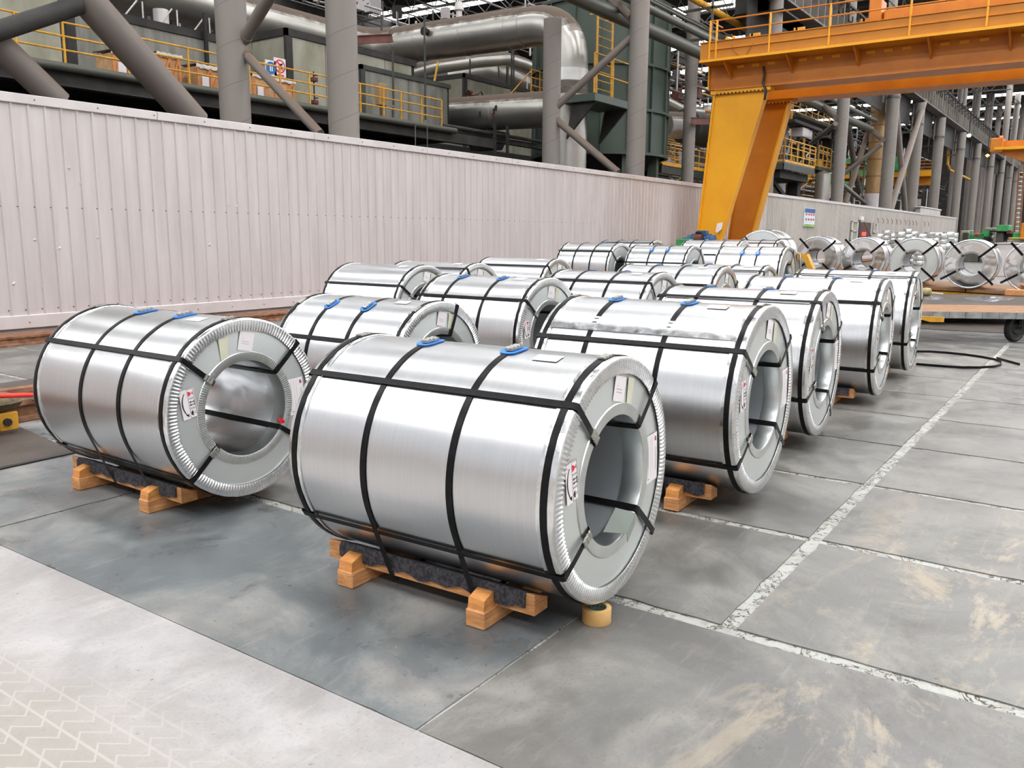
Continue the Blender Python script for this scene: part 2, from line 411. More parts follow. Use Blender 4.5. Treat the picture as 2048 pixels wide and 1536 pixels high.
# ================================================================ THE SETTING
# ---- floor: cast slabs with worn filler joints
fl = MB()
fl.box((-14, -30, -.30), (230, 75, -.007))
floor = link('floor', fl, JOINT, kind='structure')
XS = [-4.0, 2.08, 3.485, 4.885, 6.245, 7.62, 8.99, 10.36, 11.73, 13.1, 14.47, 15.84, 18.6, 21.4, 24.2, 27.0, 30.0]
YS = [-14.9, -10.85, -6.85, -2.80, 1.25, 5.30, 9.35, 14.0]
GX = {2.08: .002, 3.485: .038, 4.885: .034, 6.245: .028, 7.62: .018}
GY = {1.25: .038, 1.86: .006}
def slab(x0, x1, y0, y1, m, gap=.03, rag=.012):
    mb = MB(); pts = []
    g = lambda v, t: min(t.items(), key=lambda kv: abs(kv[0] - v))[1] if min(abs(k_ - v) for k_ in t) < .05 else gap
    x0 += g(x0, GX); x1 -= g(x1, GX)
    y0 += g(y0, GY) if rag else .001; y1 -= g(y1, GY) if rag else .001
    def edge(a, b):
        n = max(2, int((Vector(b) - Vector(a)).length / .11)); n = min(n, 40)
        d = (Vector(b) - Vector(a)); nrm = Vector((-d.y, d.x)).normalized()
        for i in range(n):
            t = i / n; j = random.random() ** 3 * rag if 0 < i else 0
            p = Vector(a) + d * t + nrm * j; pts.append((p.x, p.y))
    edge((x0, y0), (x1, y0)); edge((x1, y0), (x1, y1)); edge((x1, y1), (x0, y1)); edge((x0, y1), (x0, y0))
    n = len(pts)
    mb.v = [(x, y, 0) for x, y in pts] + [(x, y, -.006) for x, y in pts]
    mb.f = [tuple(range(n))] + [(i, n + i, n + (i + 1) % n, (i + 1) % n) for i in range(n)]
    return link('slab', mb, m, floor)
for i in range(len(XS) - 1):
    for j in range(len(YS) - 1):
        x0, x1, y0, y1 = XS[i], XS[i + 1], YS[j], YS[j + 1]
        if i == 0:
            slab(x0, x1, y0, y1, CONC_LIGHT, .002, 0); continue
        if i == 1:
            if j == 4: y0 = 1.86
            if j == 3: y1 = 1.86
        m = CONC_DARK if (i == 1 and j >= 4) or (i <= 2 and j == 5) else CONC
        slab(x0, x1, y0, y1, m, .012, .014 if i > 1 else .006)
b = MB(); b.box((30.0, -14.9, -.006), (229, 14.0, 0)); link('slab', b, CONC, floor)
b = MB(); b.box((-4, 14.0, -.006), (229, 74, 0)); link('slab', b, FLOORPL, floor)
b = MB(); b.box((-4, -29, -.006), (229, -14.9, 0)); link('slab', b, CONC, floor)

# ---- the corrugated wall on the left, sheet by sheet
YW, ZT, PITCH = 15.29, 4.03, .2785
wl = MB(); wl.box((-44.0, YW + .02, 0), (112.6, YW + .07, 3.95))
wall = link('wall_left', wl, WALLCAP, kind='structure')
def sheet_mb(n):
    mb = MB(); prof = []
    for k in range(n):
        x = k * PITCH
        prof += [(x, 0), (x + .012, 0.002), (x + .105, 0.004), (x + .2, 0.002), (x + .222, 0), (x + .236, -.028), (x + .262, -.028), (x + .2745, 0)]
    prof.append((n * PITCH, 0)); m = len(prof)
    mb.v = [(x, y, .28) for x, y in prof] + [(x, y, 3.90) for x, y in prof] + [(x, .012 , .28) for x, y in prof] + [(x, .012, 3.90) for x, y in prof]
    for i in range(m - 1):
        mb.f.append((i, i + 1, m + i + 1, m + i))
        mb.f.append((2 * m + i + 1, 2 * m + i, 3 * m + i, 3 * m + i + 1))
        mb.f.append((m + i, m + i + 1, 3 * m + i + 1, 3 * m + i)); mb.f.append((i + 1, i, 2 * m + i, 2 * m + i + 1))
    return mb
X0 = 7.226 - .249 - 18 * PITCH
one = link('panel', sheet_mb(1), WALLP, wall, loc=None); one.location = (X0, YW, 0)
NP = 96
for k in range(1, NP):
    sub('panel', one.data, wall, (X0 + k * PITCH, YW, 0))
nfar = 60
far = link('panel_far', sheet_mb(nfar), WALLP, wall, kind='stuff'); far.location = (X0 + NP * PITCH, YW, 0)
xf = X0 + (NP + nfar) * PITCH
old = link('panel_far', sheet_mb(int((112.5 - xf) / PITCH)), WALLOLD, wall, kind='stuff'); old.location = (xf, YW, 0)
near_ = link('panel_far', sheet_mb(160), WALLP, wall, kind='stuff'); near_.location = (X0 - 160 * PITCH, YW, 0)
cb = MB(); cb.box((-44, YW - .05, 3.87), (2.0, YW + .1, 4.03)); link('cap_sheet', cb, WALLCAP, wall)
cap = MB(); n = 0
for k in range(28):
    x = 2.0 + k * 3.95
    mb = MB(); j = random.uniform(-.004, .004)
    mb.bbox((x, YW - .05 + j, 3.87), (x + 3.94, YW + .10, 4.03 + j), .008)
    link('cap_sheet', mb, WALLCAP, wall)
pl = MB(); pl.bbox((2.0, YW - .055, .10), (112.6, YW + .02, .33), .01); link('plinth', pl, WALLCAP, wall)
sc = MB()
for k in range(0, 90):
    x = X0 + k * PITCH + .215
    for z in (2.17,):
        sc.tube((x, YW - .010, z), (x, YW, z), .011, 6)
    if k < 60:
        sc.tube((x - .02, YW - .012, .42), (x - .02, YW, .42), .011, 6)
        if k % 3 == 0: sc.tube((x, YW - .062, .2), (x, YW - .05, .2), .012, 6)
for k in range(40): sc.tube((X0 + 1.2 + k * 1.11, YW - .062, 3.95), (X0 + 1.2 + k * 1.11, YW - .05, 3.95), .012, 6)
link('screw', sc, SCREW, wall, kind='stuff')
# dents the trucks left
for (px, py) in ((163, 367), (139, 336), (194, 368), (458, 411), (474, 414), (70, 480), (120, 497), (196, 475), (420, 490), (28, 568), (85, 575)):
    p = at(px, py, Y=YW - .004); mb = MB()
    r = random.uniform(.03, .055)
    mb.add([(p.x - r, p.y + .003, p.z), (p.x, p.y - .018, p.z + r * .2), (p.x + r * .8, p.y + .003, p.z + r * .4), (p.x + r * .2, p.y + .003, p.z + r * 1.2), (p.x - r * .1, p.y + .003, p.z - r)],
           [(0, 1, 3), (1, 2, 3), (0, 4, 1), (4, 2, 1)])
    link('dent', mb, WALLCAP, wall)
# crane rail on its kerb along the foot of the wall
kb = MB(); kb.bbox((2, 14.12, .0), (112, 15.2, .05), .01); kerb = link('trim_1', kb, RUST, kind='structure')
rl = MB()
prof = [(-.07, .05), (.07, .05), (.07, .065), (.015, .085), (.012, .15), (.036, .16), (.036, .19), (-.036, .19), (-.036, .16), (-.012, .15), (-.015, .085), (-.07, .065)]
rl.prism([(2, 13.85 + y, z - .05) for y, z in prof], (110, 0, 0)); link('rail', rl, RUST, kerb)
for x in range(4, 40):
    mb = MB(); mb.bbox((x * 1.0, 13.72, 0.0), (x + .12, 13.99, .03), .005); link('rail_clip', mb, RUST, kerb)

# ---- roof with daylight strips between the sheets, and its trusses
ZR = 27.0
strips = [-24 + 17 * k for k in range(15)]
ceil = MB(); prev = -40
ceil.box((-40, -45, ZR + .02), (-39.9, 75, ZR + .2))
ceiling = link('ceiling', ceil, ROOFM, kind='structure')
def roofsheet(x0, x1):
    for y in range(-45, 75, 24):
        mb = MB(); mb.box((x0, y, ZR), (x1, y + 23.9, ZR + .12)); link('roof_panel', mb, ROOFM, ceiling)
GLASS = emit('daylight_strip', (.97, .98, 1.0), SKYLIGHT)
DIM = emit('dimmed_daylight_strip', (.97, .98, 1.0), SKYLIGHT * .42)  # same strip with emission lowered to darken the hall behind the wall
for k, x in enumerate(strips):
    roofsheet(prev, x - 2); prev = x + 2
    mb = MB(); mb.box((x - 2, -45, ZR + .01), (x + 2, 14.5, ZR + .06))
    o = link('window_%d' % (k + 1), mb, GLASS, kind='structure')
    mb = MB(); mb.box((x - 2, 14.6, ZR + .01), (x + 2, 75, ZR + .06)); link('rear_pane', mb, DIM if x > 5 else GLASS, o)  # full strength behind the camera to brighten the coil reflections
    fr = MB()
    for y in range(-45, 76, 4): fr.box((x - 2, y - .05, ZR - .07), (x + 2, y + .05, ZR))
    for dx in (-2, 0, 1.9): fr.box((x + dx, -45, ZR - .05), (x + dx + .1, 75, ZR + .0))
    link('window_frame', fr, DARKST, o, kind='stuff')
roofsheet(prev, 230)
for k, x in enumerate(range(52, 210, 17)):
    mb = MB()
    for y in range(16, 70, 3):
        mb.tube((x, y, 24.1), (x, y + 1.5, 26.7), .05, 5); mb.tube((x, y + 1.5, 26.7), (x, y + 3, 24.1), .05, 5)
        mb.tube((x + 8.5, y, 25.3), (x + 8.5, y + 1.5, 26.7), .04, 5); mb.tube((x + 8.5, y + 1.5, 26.7), (x + 8.5, y + 3, 25.3), .04, 5)
    mb.box((x - .1, 16, 24.0), (x + .1, 70, 24.2)); mb.box((x - .1, 16, 26.6), (x + .1, 70, 26.8))
    mb.box((x + 8.4, 16, 25.2), (x + 8.6, 70, 25.35))
    for y in range(20, 70, 6):
        mb.tube((x, y, 24.1), (x + 8.5, y, 26.7), .05, 5); mb.tube((x + 8.5, y, 26.7), (x + 17, y, 24.1), .05, 5)
        mb.tube((x, y, 24.1), (x + 17, y, 24.1), .06, 5)
    link('roof_truss', mb, GREYST, ceiling)
bw = MB(); bw.box((-14, 74, 0), (230, 74.3, ZR)); wb = link('wall_back', bw, DARKST, kind='structure')
for k in range(24):
    mb = MB(); x = -10 + k * 10
    mb.bbox((x, 73.7, 0), (x + 4.5, 74.02, ZR - 2), .05); link('panel', mb, GREYCLAD if k % 3 else DARKST, wb)
bw = MB(); bw.box((230, -30, 0), (230.3, 74.3, ZR + 6)); link('wall_far', bw, DARKST, kind='structure')

# unseen end and side walls of the hall, toned for coil reflections, open above
bw = MB(); bw.box((-46, -46, 0), (-45.7, 74, 9.0)); we = link('wall_near_unseen', bw, UNSEEN_ENDWALL, kind='structure')
bw = MB(); bw.box((-46, -46.3, 0), (230, -46, 13.0)); wr = link('wall_right_unseen', bw, UNSEEN_SIDEWALL, kind='structure')
b = MB(); b.box((-46, -46, -.3), (-14, 74, -.01)); link('floor_apron', b, CONC, floor)
b = MB(); b.box((-14, -46, -.3), (230, -30, -.01)); link('floor_apron', b, CONC, floor)

# ================================================================ STEEL COILS
def ribbon(pts, wdir, w, t, closed=True, out=None):
    """flat band along pts; wdir is the width direction (vector or list)"""
    mb = MB(); n = len(pts); P_ = [Vector(p) for p in pts]
    for i in range(n):
        a = P_[(i + 1) % n] if closed or i < n - 1 else P_[i]; b_ = P_[i - 1] if closed or i > 0 else P_[i]
        d = (a - b_).normalized(); wd = Vector(wdir[i] if isinstance(wdir, list) else wdir)
        nn = d.cross(wd).normalized()
        if out is not None and nn.dot(P_[i] - Vector(out)) < 0: nn = -nn
        for (s1, s2) in ((-1, 0), (1, 0), (1, 1), (-1, 1)):
            q = P_[i] + wd * (s1 * w / 2) + nn * (s2 * t); mb.v.append(tuple(q))
    m = n if closed else n - 1
    for i in range(m):
        j = (i + 1) % n
        for k in range(4): mb.f.append((i * 4 + k, j * 4 + k, j * 4 + (k + 1) % 4, i * 4 + (k + 1) % 4))
    if not closed: mb.f += [(3, 2, 1, 0), (4 * n - 4, 4 * n - 3, 4 * n - 2, 4 * n - 1)]
    return mb

HB = .175                                                  # top of the cradle beams
def polar(r, deg, y, R_): 
    a = math.radians(deg); return Vector((-r * math.cos(a), y, R_ + r * math.sin(a)))

def handling_label(parent, R_, cx, cz, w, hgt, tilt, y):
    """white card: arc arrow, glass (red), two up arrows, umbrella; placed on the face"""
    ct, st = math.cos(tilt), math.sin(tilt)
    def T(u, v, d):  # u right in the picture (+x), v up
        return (cx + u * ct - v * st, y - d, cz + u * st + v * ct)
    card = MB(); card.prism([T(-w / 2, -hgt / 2, 0), T(w / 2, -hgt / 2, 0), T(w / 2, hgt / 2, 0), T(-w / 2, hgt / 2, 0)], (0, -.0012, 0))
    c = bpy.data.meshes.new('label'); c.from_pydata(card.v, [], card.f); c.materials.append(PAPER)
    co = bpy.data.objects.new('handling_label', c); COL.objects.link(co); co.parent = parent
    def poly(name, pts, m):
        mb = MB(); mb.prism([T(u, v, .0014) for u, v in pts], (0, -.0008, 0)); return link(name, mb, m, co)
    u0, u1 = .02 * w, .46 * w; ch = hgt / 3
    k = MB()
    for i in range(3):
        v0 = -hgt / 2 + i * ch + .01 * hgt; v1 = v0 + ch - .02 * hgt; e = .013 * w
        for (a, b_, c_, d_) in ((u0, v0, u1, v0 + e), (u0, v1 - e, u1, v1), (u0, v0, u0 + e, v1), (u1 - e, v0, u1, v1)):
            k.prism([T(a, b_, .0014), T(c_, b_, .0014), T(c_, d_, .0014), T(a, d_, .0014)], (0, -.0008, 0))
    link('frame', k, INK, co)
    # glass lies on its side: bowl, stem, foot
    gx, gz = (u0 + u1) / 2, ch; s = .16 * w
    g = MB()
    bowl = [(gx - s * 1.1, gz - s * .9)] + [(gx - s * 1.1 + s * 1.25 * math.sin(t * PI / 8), gz - s * .9 * math.cos(t * PI / 8)) for t in range(1, 8)] + [(gx - s * 1.1, gz + s * .9)]
    g.prism([T(a, b_, .0014) for a, b_ in bowl], (0, -.0008, 0))
    g.prism([T(a, b_, .0014) for a, b_ in ((gx, gz - s * .12), (gx + s * .85, gz - s * .12), (gx + s * .85, gz + s * .12), (gx, gz + s * .12))], (0, -.0008, 0))
    g.prism([T(a, b_, .0014) for a, b_ in ((gx + s * .75, gz - s * .55), (gx + s * 1.0, gz - s * .55), (gx + s * 1.0, gz + s * .55), (gx + s * .75, gz + s * .55))], (0, -.0008, 0))
    link('glass_symbol', g, REDINK, co)
    g = MB()
    for dz in (-.5, .5):
        z = dz * s * 1.1
        g.prism([T(a, b_, .0014) for a, b_ in ((gx - s * .5, z - s * .13), (gx + s * .9, z - s * .13), (gx + s * .9, z + s * .13), (gx - s * .5, z + s * .13))], (0, -.0008, 0))
        g.prism([T(a, b_, .0014) for a, b_ in ((gx - s * 1.15, z), (gx - s * .4, z - s * .42), (gx - s * .4, z + s * .42))], (0, -.0008, 0))
    g.prism([T(a, b_, .0014) for a, b_ in ((gx + s * .9, -s), (gx + s * 1.1, -s), (gx + s * 1.1, s), (gx + s * .9, s))], (0, -.0008, 0))
    link('arrow_symbol', g, INK, co)
    g = MB(); z = -ch
    dome = [(gx - s * .1, z - s * .95)] + [(gx - s * .1 - s * .95 * math.sin(t * PI / 8), z - s * .95 * math.cos(t * PI / 8)) for t in range(1, 8)] + [(gx - s * .1, z + s * .95)]
    g.prism([T(a, b_, .0014) for a, b_ in dome], (0, -.0008, 0))
    g.prism([T(a, b_, .0014) for a, b_ in ((gx - s * .1, z - s * .07), (gx + s * .95, z - s * .07), (gx + s * .95, z + s * .07), (gx - s * .1, z + s * .07))], (0, -.0008, 0))
    g.prism([T(a, b_, .0014) for a, b_ in ((gx + s * .82, z), (gx + s * .95, z), (gx + s * .95, z + s * .4), (gx + s * .82, z + s * .4))], (0, -.0008, 0))
    link('umbrella_symbol', g, INK, co)
    g = MB(); pts = []; ins = []
    for t in range(13):
        a = math.radians(-38 + 76 * t / 12); rr = hgt * .62
        th = w * (.022 + .024 * (1 - abs(t - 6) / 6))
        cxx = rr - .40 * w
        pts.append((cxx - (rr + th) * math.cos(a), (rr + th) * math.sin(a))); ins.append((cxx - (rr - th) * math.cos(a), (rr - th) * math.sin(a)))
    for i in range(12):
        q = [pts[i], pts[i + 1], ins[i + 1], ins[i]]
        g.prism([T(a, b_, .0014) for a, b_ in q], (0, -.0008, 0))
    e = Vector(((pts[0][0] + ins[0][0]) / 2, (pts[0][1] + ins[0][1]) / 2))
    g.prism([T(a, b_, .0014) for a, b_ in ((e.x - w * .12, e.y + w * .06), (e.x + w * .07, e.y - w * .10), (e.x + w * .09, e.y + w * .10))], (0, -.0008, 0))
    link('curved_arrow', g, INK, co)
    return co

def printed(parent, name, cx, cz, w, hgt, tilt, y, lines, mark=False):
    ct, st = math.cos(tilt), math.sin(tilt)
    def T(u, v, d): return (cx + u * ct - v * st, y - d, cz + u * st + v * ct)
    def rect(mb, a, b_, c_, d_): mb.prism([T(a, b_, .0013), T(c_, b_, .0013), T(c_, d_, .0013), T(a, d_, .0013)], (0, -.0005, 0))
    card = MB(); card.prism([T(-w / 2, -hgt / 2, 0), T(w / 2, -hgt / 2, 0), T(w / 2, hgt / 2, 0), T(-w / 2, hgt / 2, 0)], (0, -.0012, 0))
    co = link(name, card, PAPER, parent)
    mb = MB()
    for (u, v, l, t, vert) in lines:
        if vert: rect(mb, u * w - t * w / 2, v * hgt - l * hgt, u * w + t * w / 2, v * hgt)
        else:
            x = u * w
            while x < (u + l) * w:
                k = random.uniform(.03, .07) * w; rect(mb, x, v * hgt - t * hgt / 2, min(x + k, (u + l) * w), v * hgt + t * hgt / 2); x += k + .02 * w
    link('print', mb, GREYINK, co)
    if mark:
        mb = MB(); rect(mb, .30 * w, .37 * hgt, .42 * w, .42 * hgt); link('red_mark', mb, REDINK, co)
        mb = MB(); rect(mb, .30 * w, .33 * hgt, .42 * w, .37 * hgt); link('blue_mark', mb, BLUEINK, co)
    return co

def seal_mb(c, tdir, ndir, l=.075, w=.037, t=.006):
    """crimped strap seal"""
    tdir, ndir = Vector(tdir).normalized(), Vector(ndir).normalized(); s = tdir.cross(ndir)
    mb = MB(); n = 7
    for i in range(n):
        u = -l / 2 + l * i / (n - 1); ww = w / 2 * (1.0 if i % 2 == 0 else .80); tt = t * (1 if i % 2 == 0 else 1.5)
        for a, b_ in ((-1, 0), (1, 0), (1, 1), (-1, 1)):
            mb.v.append(tuple(Vector(c) + tdir * u + s * (a * ww) + ndir * (b_ * tt)))
    for i in range(n - 1):
        for k in range(4): mb.f.append((i * 4 + k, (i + 1) * 4 + k, (i + 1) * 4 + (k + 1) % 4, i * 4 + (k + 1) % 4))
    mb.f += [(0, 1, 2, 3), (4 * n - 1, 4 * n - 2, 4 * n - 3, 4 * n - 4)]
    return mb

def coil(name, x, y, zb, R_, L, yaw, label, group, ang, mids=(.345, .675), pad=85, near=2, bore=.53, face='disc',
         front=STEEL_FACE, labels=True, seam=None, cradle=True, crimp=True, lowered=0.0, rimstraps=True, base=0.0, inner='smooth', teeth=.13, rz=None, tails=False):
    rz_ = math.radians(yaw) if rz is None else rz
    o = root('steel_coil', (x, y, zb), label, 'steel coil', group, rz_)
    seg = {3: 300, 2: 240, 1: 160, 0: 96}[near]
    C_ = (0, 0, R_)
    rnd = random.Random(name)
    ph = [rnd.uniform(0, 6.28) for _ in range(6)]
    # ---- wrapping sheet, slightly uneven
    ny = 20 if near >= 2 else 6
    prof = [(R_ - .003, .02 + (L - .04) * k / ny) for k in range(ny + 1)]
    def wob(i, k, r, yy):
        a = 2 * PI * i / seg
        return r + .0010 * math.sin(3 * a + ph[0] + yy * 2.2) + .0007 * math.sin(7 * a + ph[1] - yy * 5) , yy
    mb = MB().lathe(prof, seg, C_, wob)
    wrap = link('wrapping_sheet', mb, STEEL, o, True)
    wrap.data.materials[0] = STEEL
    if seam is not None:
        pts = [polar(R_ + .0005, seam + d, 0, R_) for d in (0, 4, 8, 12)]
        mb = ribbon([(p.x, L / 2, p.z) for p in pts], (0, 1, 0), L - .03, .002, False, out=(0, L / 2, R_)); link('sheet_overlap', mb, GUARD, o, True)
    # ---- crimped edge guards at both ends
    ri = R_ * (1 - teeth)
    for end in ((0, 1) if near >= 1 else (0, 1)):
        nt_ = 156 if crimp else 0
        sg = {3: 936, 2: 624, 1: 312, 0: 96}[near] if crimp else seg
        if end == 0:
            prof = [(R_ - .0025, .085), (R_ + .003, .083), (R_ + .003, .06), (R_ + .0055, .055), (R_ + .0055, .048), (R_ + .003, .043), (R_ + .003, .010),
                    (R_ + .001, .003), (R_ - .005, -.002), (R_ - .012, -.003), ((R_ + ri) / 2, -.004), (ri + .01, -.003), (ri, .000), (ri + .002, .006)]
        else:
            prof = [(R_ - .0025, L - .085), (R_ + .003, L - .083), (R_ + .003, L - .06), (R_ + .0055, L - .055), (R_ + .0055, L - .048), (R_ + .003, L - .043), (R_ + .003, L - .01), (R_ - .004, L + .002), (ri, L + .003)]
            sg = seg
        def fl_(i, k, r, yy, end=end, sg=sg):
            j = 1.0
            if end == 0 and crimp and k in (10, 11, 12):
                per = sg / nt_; f = (i % per) / per
                s_ = math.sin(2 * PI * f); s_ = max(-.6, min(.8, 1.5 * s_))
                yy = yy - .0042 * s_ - .0015 * math.sin(5 * 2 * PI * i / sg + ph[2])
                if k >= 11: r = r - .0034 * s_
            r += .0006 * math.sin(11 * 2 * PI * i / sg + ph[3]) + .0004 * math.sin(37 * 2 * PI * i / sg + ph[4] + yy * 30)
            return r, yy
        mb = MB().lathe(prof, sg, C_, fl_)
        link('edge_guard', mb, GUARD, o, True)
    # ---- side disc and bore
    rb = R_ * bore; rg = rb + .055
    mb = MB().lathe([(ri + .012, .014), (ri - .01, .013), (R_ * .76, .009), (rg - .01, .0065)], seg, C_,
                    (lambda i, k, r, yy: (r, yy + .0016 * math.sin(2 * 2 * PI * i / seg + ph[5]) * (1 if k in (1, 2) else 0))))
    disc = link('side_disc', mb, front, o, True)
    mb = MB().lathe([(ri + .02, L - .004), (rb, L - .004)], seg, C_); link('back_disc', mb, front, o, True)
    mb = MB(); sgb = seg if inner == 'smooth' else seg * 2
    pr = [(rg + .004, .006), (rg, .001), (rb + .012, .0), (rb + .003, .003), (rb, .010), (rb - .001, .11), (rb + .002, .112)]
    def bw_(i, k, r, yy):
        if inner == 'pleated' and k in (0, 1, 2): yy -= .0012 * (i % 4 < 2)
        return r, yy
    mb.lathe(pr, sgb, C_, bw_); link('bore_guard', mb, BORE_GUARD, o, True)
    mb = MB()
    nb = 64
    def dent(i, k, r, yy):
        a = 2 * PI * i / nb
        return r - .004 * max(0, math.sin(2 * a + ph[0]) * math.sin(yy * 6 + ph[1])) - .0025 * math.sin(5 * a + yy * 9), yy
    mb.lathe([(rb + .004, .10 + (L - .2) * k / 10) for k in range(11)], nb, C_, dent if name == 'L1' else None)
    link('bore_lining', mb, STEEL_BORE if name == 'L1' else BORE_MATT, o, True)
    # ---- straps round the barrel
    ws = .033 if not tails else .055
    ts = list(mids)
    tt = ([.045, L - .045] if rimstraps else []) + [t * L for t in ts]
    for q in tt:
        rim = q in (.045, L - .045)
        rr = R_ + (.0062 if rim else .0012)
        if not rim and cradle:
            # leaves the barrel near its foot and passes under the timber beams
            bx = .372; bz = .085 - zb - .0015 + base
            pts = []
            dd = math.hypot(bx, R_ - bz); a0 = math.atan2(bz - R_, bx); off = math.acos(min(1, rr / dd))
            ta = math.degrees(a0 - 0) ; ta = math.degrees(a0 + off) 
            n = 72; a1 = ta; a2 = 180 - ta
            for i in range(n + 1): pts.append(polar(rr, a1 + (a2 - a1) * i / n, q, R_))
            pts += [Vector((bx, q, bz)), Vector((-bx, q, bz))]
            mb = ribbon(pts, (0, 1, 0), ws, .0011, True, out=(0, q, R_))
        else:
            pts = [polar(rr, 360 * i / 96, q, R_) for i in range(96)]
            mb = ribbon(pts, (0, 1, 0), ws, .0011, True, out=(0, q, R_))
        link('strap', mb, STRAP, o, True)
    # ---- straps through the eye
    re, ri2 = R_ + .0085, rb - .004
    for n_, a in enumerate(ang):
        a = a % 360; wd = Vector((math.sin(math.radians(a)), 0, math.cos(math.radians(a))))
        def Q(r, yy): return polar(r, a, yy, R_)
        pts = [Q(re, L + .0), Q(re, L * .75), Q(re, L * .5), Q(re, L * .25), Q(re, .004), Q(re - .006, -.008), Q((re + ri2) / 2, -.0085), Q(ri2 + .012, -.007), Q(ri2, .002), Q(ri2 - .004, .12), Q(ri2, L - .02), Q(ri2 + .01, L + .006), Q(re - .006, L + .008)]
        mb = ribbon(pts, wd, ws, .0011, True, out=None)
        link('strap', mb, STRAP, o, False)
        if near >= 1 and (a < 90 or a > 270):
            c = Q(ri2 + .055, -.0105); rad = (Q(1, 0) - Q(0, 0)).normalized()
            link('strap_seal', seal_mb(c, rad, (0, -1, 0), .07, .042, .006), SEAL, o)
        if tails:
            # loose strap ends beside the rim
            c = Q(re + .0, .05); tn = wd; rad = (Q(1, 0) - Q(0, 0)).normalized()
            mb = ribbon([Q(re - .02, -.011), Q(re + .05, -.02), Q(re + .13, -.05 - .02 * n_)], wd, ws, .0011, False); link('strap_end', mb, STRAP, o)
    # ---- seals on the rim straps, blue pads under the seals of the middle straps
    if near >= 1:
        for q in ((.045, L - .045) if rimstraps else ()):
            a = math.radians(pad); nrm = Vector((-math.cos(a), 0, math.sin(a))); tn = Vector((math.sin(a), 0, math.cos(a)))
            link('strap_seal', seal_mb(polar(R_ + .007, pad, q, R_), tn, nrm, .085, .042, .007), SEAL, o)
    for t in ts:
        a = math.radians(pad); nrm = Vector((-math.cos(a), 0, math.sin(a))); tn = Vector((math.sin(a), 0, math.cos(a)))
        mb = MB(); nn = 28; ring = []
        for r0, hz in ((1.0, -.001), (1.0, .005), (.80, .006), (.66, .001)):
            ring.append([(.078 * r0 * math.copysign(abs(math.cos(2 * PI * i / nn)) ** .7, math.cos(2 * PI * i / nn)), .052 * r0 * math.copysign(abs(math.sin(2 * PI * i / nn)) ** .7, math.sin(2 * PI * i / nn)), hz) for i in range(nn)])
        for rr_ in ring:
            for u, v, w in rr_:
                da = u / R_; aa = math.radians(pad) - da
                p = polar(R_ + .001 + w, math.degrees(aa), t * L + v, R_); mb.v.append(tuple(p))
        for k in range(3):
            for i in range(nn): mb.f.append((k * nn + i, k * nn + (i + 1) % nn, (k + 1) * nn + (i + 1) % nn, (k + 1) * nn + i))
        mb.f.append(tuple(3 * nn + i for i in range(nn)))
        link('corner_pad', mb, BLUE, o, True)
        link('strap_seal', seal_mb(polar(R_ + .0045, pad, t * L, R_), tn, nrm, .09, .044, .013), SEAL, o)
    # ---- papers on the face
    yf = .0045
    if labels:
        handling_label(o, R_, -.725 * R_, R_ + .158 * R_, .175 * R_ * 1.0, .315 * R_, math.radians(8), yf)
        printed(o, 'paper_tag', .03 * R_, R_ + .745 * R_, .195 * R_, .205 * R_, math.radians(-14), yf,
                [(-.28, .10, .08, .03, 0), (-.30, -.02, .5, .035, 0), (-.28, -.14, .5, .035, 0)])
        printed(o, 'shipping_paper', .69 * R_, R_ + .03 * R_, .245 * R_, .43 * R_, math.radians(4), yf,
                [(-.40, .42, .82, .006, 1), (-.22, .40, .78, .006, 1), (-.05, .42, .80, .006, 1), (.10, .42, .6, .006, 1), (.36, .20, .5, .03, 1), (-.3, -.42, .15, .03, 0)], True)
        mb = MB(); q = [(-.325, .80), (-.20, .815), (-.215, .57), (-.30, .56)] if name == 'L1' else [(.19, .82), (.30, .79), (.245, .58), (.16, .60)]
        mb.prism([(u * R_, yf, R_ + v * R_) for u, v in q], (0, -.0008, 0)); link('tape_strip', mb, TAPEY, o)
        a0 = 74
        pts = [polar(R_ + .0005, a0 + d, .0, R_) for d in (0, 2.5, 5, 7.5)] if near >= 1 else []
        if pts:
            mb = ribbon([(p.x, .30, p.z) for p in pts], (0, 1, 0), .13, .0008, False, out=(0, .3, R_)); link('barrel_label', mb, PAPER, o, True)
    # ---- cradle of timbers the coil sits in
    if cradle:
        t = root('timber_cradle', (x, y, base), cradle, 'timber cradle', 'timber cradles under the steel coils', rz_)
        jy = rnd.uniform(-.01, .01)
        for yy in (.40, 1.205):
            yy = yy * L / 1.53 + jy
            mb = MB().bbox((-.475, yy, 0), (.475, yy + .105, .085), .006); link('cross_timber', mb, WOOD, t)
            for sx in (-1, 1):
                mb = MB(); a, b_ = sx * .375, sx * .468
                mb.prism([(a, yy + .008, .085), (b_, yy + .008, .085), (b_ - sx * .008, yy + .008, .135), (a + sx * .018, yy + .008, .158), (a, yy + .008, .158)], (0, .088, 0))
                link('wedge_block', mb, WOOD_END, t)
